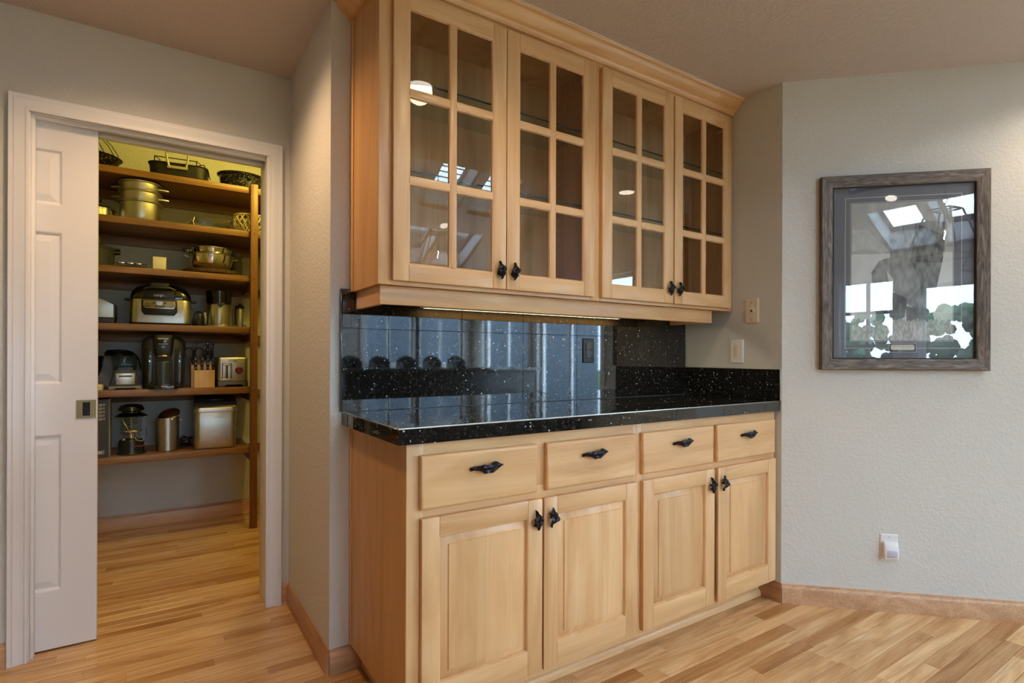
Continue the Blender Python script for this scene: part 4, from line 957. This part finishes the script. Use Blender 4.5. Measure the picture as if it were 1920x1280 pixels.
b = MB(); b.lathe([(.05, 0), (.058, .05), (.070, .185), (.074, .205), (.070, .206), (.052, .05)], n=32, cap=False); b.build('jug', 'cglass', t, local=True)
b = MB(); b.tube(arc((-.095, -.02, .235), (.085, -.02, .125), (.045, 0, .045), 14), .0045, 8, flat=1); b.lathe([(.075, .204), (.078, .215), (.070, .232), (.03, .24), (0, .24)], (-.03, 0, 0), n=28); b.build('lid', 'black', t, local=True)
b = MB(); b.box(-.02, .04, -.03, .03, .138, .155, .004); b.build('blade_hub', plain('pale blue plastic', srgb(150, 190, 215), .5), t, local=True)
t = thing('coffee_maker', 'tall dark grey coffee maker with black brew head between blender and knife block', 'coffee maker', (.062, 4.175, zS[4]), R(-2))
b = MB(); rstack(b, [(.108, .13, .05, 0), (.112, .135, .06, .008), (.118, .14, .065, .27), (.112, .134, .065, .305), (.095, .12, .06, .322), (.07, .09, .05, .328)]); b.build('housing', 'dgrey', t, local=True)
b = MB(); b.box(-.046, .046, -.150, -.13, .012, .24, .008); b.build('brew_bay', 'blackm', t, local=True)
b = MB(); rstack(b, [(.044, .05, .02, .205), (.052, .056, .022, .225), (.056, .060, .024, .315), (.05, .054, .022, .333)]); b.move((-.002, -.115, 0)); hd = b.build('brew_head', 'black', t, local=True)
b = MB(); b.box(-.034, .030, -.1775, -.172, .272, .312, .003); b.mi = 1; b.box(-.030, .026, -.1785, -.176, .306, .314, .001); b.box(-.028, .024, -.1785, -.176, .276, .279); b.build('display', ['blackg', 'print'], hd, local=True)
b = MB(); b.lathe([(.008, -.178), (.008, -.172)], (-.002, 0, .260), 20, axis='y', sx=1.2); b.build('brew_button', 'grey', hd, local=True)
b = MB(); b.lathe([(.042, 0), (.045, .006), (.042, .012)], (-.002, -.125, .198), 30, cap=False); b.build('brew_ring', 'chrome', hd, local=True)
b = MB(); b.lathe([(.040, .022), (.042, .03), (.044, .165), (.040, .170), (0, .17)], (-.002, -.135, 0), 30); b.build('travel_mug', plain('blue grey steel', srgb(74, 84, 100), .35, .5), t, local=True)
b = MB(); rstack(b, [(.080, .07, .03, 0), (.082, .072, .03, .012), (.078, .068, .03, .024)]); b.move((0, -.12, 0)); o = b.build('drip_tray', 'blackg', t, local=True)
b = MB(); b.box(-.012, .020, -.1935, -.190, .014, .018); b.build('tray_mark', 'chrome', o, local=True)
for s in (-1, 1): 
    b = MB(); b.box(min(s * .056, s * .104), max(s * .056, s * .104), -.1405, -.13, .03, .25, .004); b.build('side_tank', 'smoke', t, local=True)
# knife block: parts = knives as own things? they sit inside: separate things
KB = (.277, 4.16, zS[4])
t = thing('knife_block', 'pale wood knife block left of the toaster', 'knife block', KB)
b = MB(); b.prism([(.06, 0), (.075, .02), (.05, .178), (-.03, .145), (-.075, .145), (-.075, 0)][::1], 'x', -.070, .064, .002); b.prism([(-.075, 0), (-.115, 0), (-.115, .112), (-.075, .112)], 'x', -.055, .062, .002); b.build('block', 'blockw', t, local=True)
def knife(x, z0, ln, tiltx, y, label, big=False):
    k = thing('kitchen_knife', label, 'knife', (KB[0] + x, KB[1] + y, KB[2] + z0), 0, 'black handled knives in the block')
    w = .0085 if not big else .0105
    b = MB(); b.prism([(-w * .8, 0), (w * .8, 0), (w, ln * .3), (w * .8, ln * .7), (w * 1.15, ln * .95), (w * .6, ln), (-w * .8, ln), (-w * 1.1, ln * .5)], 'y', -.007, .007, .0015); b.rot(R(14), 'X'); b.rot(tiltx, 'Y'); b.build('handle', 'black', k, local=True)
    b = MB()
    for q in (.18, .5, .82): b.lathe([(.0024, -.0082), (.0024, -.0065)], (0, 0, ln * q), 8, axis='y')
    b.rot(R(14), 'X'); b.rot(tiltx, 'Y'); b.build('rivet', 'chrome', k, local=True)
    b = MB(); b.box(-w * .8, w * .8, -.001, .001, -.02, .004); b.rot(R(14), 'X'); b.rot(tiltx, 'Y'); b.build('bolster', 'steel', k, local=True)
for i, (x, pl_) in enumerate(((-.045, 'first'), (-.010, 'second'), (.022, 'third'), (.053, 'fourth'))):
    knife(x, .114, .088, R((-2, 0, 1, 1)[i]), -.092, 'short black handled knife, %s from the coffee maker in the front row of the block' % pl_)
knife(-.052, .178, .125, R(2), .0, 'thick black handled knife standing behind the scissors in the block', True)
knife(.010, .172, .110, R(1), -.01, 'black handled knife in the back row, just beside the scissors', True)
knife(.028, .182, .135, R(1), .03, 'tallest black handled knife, at the very back of the block', True)
knife(.050, .172, .122, R(2), -.01, 'black handled knife in the back row, nearest the toaster', True)
k = thing('kitchen_scissors', 'black handled kitchen scissors stuck in the knife block', 'scissors', (KB[0] - .050, KB[1] - .03, KB[2] + .150))
for s in (-1, 1):
    b = MB(); b.tube([(s * .030 + .024 * math.cos(q), 0, .075 + .034 * math.sin(q)) for q in [2 * math.pi * i / 20 for i in range(20)]], .0045, 7, True); b.tube([(s * .022, 0, .045), (s * .004, 0, .0)], .005, 7); b.build('handle', 'black', k, local=True)
b = MB(); b.box(-.006, .006, -.002, .002, -.02, .01); b.build('blade', 'steel', k, local=True)
t = thing('toaster', 'boxy steel toaster with a dark red dial and a black lever slot', 'toaster', (.447, 4.175, zS[4]))
b = MB(); b.box(-.090, .090, -.13, .13, .030, .200, .016, 3); b.build('shell', 'steel', t, local=True)
b = MB(); b.prism([(-.090, 0), (-.052, 0), (-.040, .020), (.050, .020), (.060, 0), (.090, 0), (.090, .036), (-.090, .036)], 'y', -.131, .131, .004); b.build('base', plain('grey steel base', srgb(100, 98, 90), .4, .7), t, local=True)
b = MB(); b.box(-.066, -.008, -.1335, -.128, .052, .158, .004); sl = b.build('lever_plate', 'black', t, local=True)
b = MB(); b.box(-.062, -.042, -.1350, -.133, .056, .154, .0015); b.box(-.032, -.012, -.1350, -.133, .056, .154, .0015); b.box(-.058, -.014, -.142, -.133, .142, .154, .003); b.box(-.064, -.008, -.136, -.132, .046, .056, .001); b.build('lever', 'alu', sl, local=True)
b = MB(); b.lathe([(.024, -.130), (.024, -.134), (.021, -.150), (.018, -.153), (0, -.153)], (.035, 0, .110), 28, axis='y'); b.build('dial', 'red', t, local=True)
b = MB(); b.box(-.032, .025, -.1325, -.129, .166, .182, .001); o = b.build('badge', 'alu', t, local=True)
text_part('lettering', 'WOLF', .014, 'blackm', o, (-.0035, -.1328, .174))
b = MB()
for y in (-.04, .03): b.box(-.075, .075, y - .014, y + .014, .1985, .2005)
b.build('slot', 'blackm', t, local=True)
# --- bottom shelf
t = thing('appliance_carton', 'dark slate printed carton beside the camping lantern', 'box', (-.305, 4.095, zS[5]), R(0))
b = MB(); b.box(-.095, .089, -.072, .16, 0, .345, .001); b.mi = 1; b.box(.0892, .0906, -.0725, .16, 0, .3455); b.build('carton', ['box', 'print'], t, local=True, smooth=False)
b = MB()
for k in range(5):
    z = .312 - k * .021
    rectline(b, .040, .055, z - .007, z + .007, .0018, -.0726); b.box(.044, .051, -.0726, -.072, z - .003, z + .003)
    for q in (-.003, .002, .006): b.box(.058, .071 - (k % 2) * .003, -.0726, -.072, z + q - .0012, z + q + .0008)
b.box(.022, .058, -.0726, -.072, .022, .042); b.box(.010, .026, -.0726, -.072, .018, .026); b.box(.062, .066, -.0726, -.072, .02, .046); tag(b.build('printed_icons', 'print', t, local=True, smooth=False), kind='stuff')
t = thing('camping_lantern', 'black camping lantern with clear globe and wire bail', 'lantern', (-.110, 4.12, zS[5]))
b = MB(); b.lathe([(.074, 0), (.076, .004), (.068, .018), (.066, .075), (.058, .088), (.02, .095), (0, .095)], n=40); b.build('tank', plain('dark green tank', srgb(16, 24, 24), .3), t, local=True)
b = MB(); b.lathe([(.014, .09), (.014, .125), (.020, .130), (.020, .14)], n=20); b.tube([(.030, .01, .09), (.030, .01, .142)], .006, 8); b.lathe([(.014, .085), (.015, .098), (0, .102)], (-.035, -.03, 0), n=14); b.build('burner', 'chrome', t, local=True)
b = MB(); b.lathe([(.054, .14), (.055, .142), (.055, .235)], n=36, cap=False); b.build('globe', 'cglass', t, local=True)
b = MB(); b.lathe([(.056, .137), (.058, .142), (.056, .146)], n=36); b.tube([(0, 0, .14), (0, 0, .235)], .004, 8)
for k in range(5): b.tube([(-.035, -.02, .175 + k * .012), (-.005, -.022, .183 + k * .012)], .0018, 5); b.tube([(.008, -.022, .183 + k * .012), (.035, -.02, .190 + k * .012)], .0018, 5)
b.build('globe_frame', 'chrome', t, local=True)
b = MB(); b.lathe([(.088, .232), (.060, .250), (.050, .252), (.050, .262), (.068, .268), (.068, .278), (.055, .298), (.030, .305), (0, .306)], n=40); b.build('hood', 'blackg', t, local=True)
b = MB(); b.tube([(-.052, -.045, .235), (-.03, -.075, .19), (.0, -.085, .13), (.032, -.085, .088), (.058, -.08, .082), (.072, -.06, .10), (.080, -.03, .125), (.07, .0, .18), (.058, .01, .235)], .0022, 7); b.build('bail', 'chrome', t, local=True)
text_part('lettering', 'Coleman', .016, 'pink', t, (.040, -.0665, .052), (R(90), 0, R(22)))
t = thing('steel_stock_pot', 'tall slim steel pot with its lid tipped upright, between lantern and ice maker', 'pot', (.080, 4.135, zS[5]))
b = MB(); b.lathe([(.060, 0), (.064, .004), (.064, .205), (.067, .207), (.066, .210), (.060, .209), (.058, .01), (0, .008)], n=40); b.build('body', 'steel', t, local=True)
for s in (-1, 1): MB().tube([(s * .064, -.012, .192), (s * .078, -.01, .193), (s * .078, .01, .193), (s * .064, .012, .192)], .003, 7).build('handle', 'chrome', t, local=True)
b = MB(); b.lathe([(.062, 0), (.050, .010), (.02, .016), (0, .017)], n=36); b.lathe([(.062, -.003), (.064, 0), (.062, .003)], n=36); b.rot(R(28), 'X'); b.rot(R(-22), 'Y'); b.move((.008, -.004, .228)); b.build('lid', 'chrome', t, local=True)
t = thing('power_cord', 'black coiled power cord heaped between the steel pot and the ice maker', 'cord', (.186, 4.22, zS[5]))
b = MB(); pts = []
for i in range(150):
    a = i * .33; pts.append((.028 * math.cos(a) * (1 + .35 * math.sin(a * .37)), .030 * math.sin(a) * (1 + .3 * math.cos(a * .23)), .010 + .055 * i / 150 * (1 + .2 * math.sin(a * .7))))
b.tube(pts, .0034, 6); b.build('cord', 'black', t, local=True)
b = MB(); b.box(-.008, .012, -.045, -.02, .028, .046, .004); b.build('plug', 'black', t, local=True)
t = thing('ice_maker', 'steel countertop ice maker with dark sloping lid at the end of the bottom shelf', 'ice maker', (.350, 4.185, zS[5]), R(-2))
b = MB(); rstack(b, [(.118, .15, .03, .004), (.122, .155, .035, .012), (.122, .155, .035, .236), (.120, .153, .035, .240)]); b.build('body', 'steel', t, local=True)
b = MB(); rstack(b, [(.126, .158, .035, .240), (.127, .160, .036, .262), (.124, .157, .036, .268)]); b.build('rim', 'alu', t, local=True)
b = MB(); V = [(-.126, .266), (.126, .266)]
b.prism([(-.158, .266), (.158, .266), (.158, .330), (.0, .328), (-.09, .312), (-.150, .280)], 'x', -.124, .124, .008, 3); lid = b.build('lid', 'dgrey', t, local=True)
b = MB(); b.lathe([(.045, 0), (.043, .006), (0, .008)], (0, -.075, .312), 24, sx=1.2, sy=.35); b.build('lid_grip', 'black', lid, local=True)
b = MB(); rstack(b, [(.116, .148, .03, 0), (.118, .150, .03, .006)]); b.build('foot', 'black', t, local=True)
b = MB(); b.tube([(.118, .10, .14), (.137, .09, .145), (.14, .08, .12), (.118, .08, .10)], .003, 7); b.build('cable_loop', 'black', t, local=True)
text_part('lettering', 'FRIGIDAIRE', .010, 'grey', t, (.015, -.1555, .205))
# pantry ceiling lamp (its light shows; the lamp itself is behind the door head)
t = thing('pantry_lamp', 'small round warm ceiling lamp inside the pantry', 'lamp', (.74, 3.42, PZ))
b = MB(); b.lathe([(.08, -.02), (.085, -.001), (0, -.001)], n=28); b.build('canopy', 'white', t, local=True)
b = MB(); b.lathe([(0, -.12), (.045, -.11), (.07, -.07), (.065, -.022)], n=28, cap=False); b.build('globe', 'pantrylamp', t, local=True)
l = bpy.data.lights.new('pantry_glow', 'POINT'); l.energy = PANTRY_W; l.color = PANTRY_COL; l.shadow_soft_size = .05
o = bpy.data.objects.new('pantry_glow', l); COL.objects.link(o); o.location = (.74, 3.42, PZ - .17)

t = thing('kitchen_island', 'dark kitchen island with black stone top in front of the stools', 'island', (3.2, -2.95, 0))
b = MB(); b.box(1.95, 4.8, -3.2, -2.68, .0, .955, .004); b.build('cabinet_body', 'dbrown', t)
b = MB(); b.box(1.88, 4.86, -3.3, -2.6, .956, .996, .006); b.build('worktop', 'granite', t)
# ================================================================ CEILING CANS, LANTERN PENDANTS, STOOLS (seen in the reflections, except the added last can)
for i, (x, y, z, tilt, lab) in enumerate(((1.06, .98, CZ, 0, 'round recessed light in the flat ceiling in front of the pantry-end cabinet'), (3.09, .33, CZ, 0, 'round recessed light in the flat ceiling in front of the framed picture'),
        (3.47, -3.64, zf(-3.64), 1, 'round recessed light on the skylight slope above the stools'), (1.03, -3.54, zf(-3.54), 1, 'round recessed light on the skylight slope towards the patio door'), (.02, 2.10, CZ, 0, 'round recessed light added out of view to warm the pantry door wall'))):
    t = thing('recessed_light', lab, 'ceiling light', (x, y, z), group='recessed ceiling lights')
    if tilt: t.rotation_euler = (math.atan(.5), 0, 0)
    b = MB(); b.lathe([(.060, -.001), (.060, -.006), (.082, -.005), (.084, -.001)], n=32, cap=False); b.build('trim_ring', 'white', t, local=True)
    b = MB(); b.lathe([(0, -.004), (.060, -.004)], n=32, cap=False); b.build('diffuser', 'lamp', t, local=True, smooth=False)
    l = bpy.data.lights.new('can_glow', 'SPOT'); l.energy = CAN_W * (8 if i == 4 else 4); l.color = (1, .64, .34) if i == 4 else CAN_COL; l.spot_size = R(150); l.spot_blend = .8; l.shadow_soft_size = .06  # last can is an added warm source, kept out of view above the door wall
    o = bpy.data.objects.new('can_glow', l); COL.objects.link(o); o.location = (x, y, z - .03)
def lantern(x, y, z, label):
    t = thing('lantern_pendant', label, 'pendant light', (x, y, z), R(12), 'lantern pendants')
    b = MB(); a, c, zt, zb = .13, .225, 0, -.37; r = .007
    for sx in (-1, 1):
        for sy in (-1, 1): b.tube([(sx * a * .62, sy * a * .62, zt), (sx * c * .8, sy * c * .8, zb)], r, 4)
    for q, zz in ((a * .62, zt), (c * .8, zb)):
        for p0, p1 in (((-q, -q), (q, -q)), ((q, -q), (q, q)), ((q, q), (-q, q)), ((-q, q), (-q, -q))): b.tube([(*p0, zz), (*p1, zz)], r, 4)
    b.tube([(-a * .62, 0, zt), (a * .62, 0, zt)], r, 4); b.build('cage', 'bronze', t, local=True)
    b = MB(); b.lathe([(.006, .05), (.006, -.09), (.016, -.095), (.016, -.15), (0, -.15)], n=14); b.tube([(.02 * math.cos(q), 0, .07 + .02 * math.sin(q)) for q in [i * .5236 for i in range(12)]], .003, 6, True); b.build('socket', 'bronze', t, local=True)
    b = MB(); top = zn(y) - z if y > RY else zf(y) - z
    n = int((top - .09) / .03)
    for i in range(n):
        zc = .09 + .03 * (i + .5); s = i % 2
        b.tube([((.008 * math.cos(q)) * (1 - s), (.008 * math.cos(q)) * s, zc + .019 * math.sin(q)) for q in [k * 1.0472 for k in range(6)]], .0022, 4, True)
    b.build('chain', 'bronze', t, local=True)
    b = MB(); b.lathe([(.010, -.15), (.022, -.19), (.024, -.215), (.012, -.245), (0, -.25)], n=16, cap=False); o = b.build('bulb', 'cglass', t, local=True)
    b = MB(); b.tube([(0, 0, -.165), (.006, 0, -.18), (-.006, 0, -.225), (0, 0, -.235)], .004, 6); b.build('filament', 'warm', o, local=True)
lantern(2.245, -1.285, 2.31, 'dark metal cage lantern pendant nearest the glass cabinets')
lantern(2.30, -2.35, 2.31, 'dark metal cage lantern pendant farther back under the ridge')
for i in range(5):
    t = thing('bar_stool', 'black curved-back bar stool, %s in the row from the patio door' % ('first', 'second', 'third', 'fourth', 'fifth')[i], 'stool', (2.35 + i * .42, -3.6, 0), 0, 'black bar stools')
    b = MB(); rstack(b, [(.16, .16, .06, .62), (.17, .17, .07, .64), (.16, .16, .06, .68)]); b.build('seat', 'black', t, local=True)
    b = MB(); b.grid(lambda u, v: (.165 * math.sin((u - .5) * 2.4) / math.sin(1.2), -.20 + .07 * (1 - math.cos((u - .5) * 2.4)), .76 + (.40 - .10 * (2 * u - 1) ** 2) * v), 12, 4); o = b.build('backrest', 'black', t, local=True)
    sm = o.modifiers.new('t', 'SOLIDIFY'); sm.thickness = .02
    for sx in (-1, 1):
        for sy in (-1, 1): MB().tube([(sx * .16, sy * .15, .63), (sx * .17, sy * .17, 0)], .014, 6).build('leg', 'dbrown', t, local=True)
    for sx in (-1, 1): MB().tube([(sx * .15, -.17, .64), (sx * .15, -.19, .80)], .010, 6).build('back_support', 'dbrown', t, local=True)
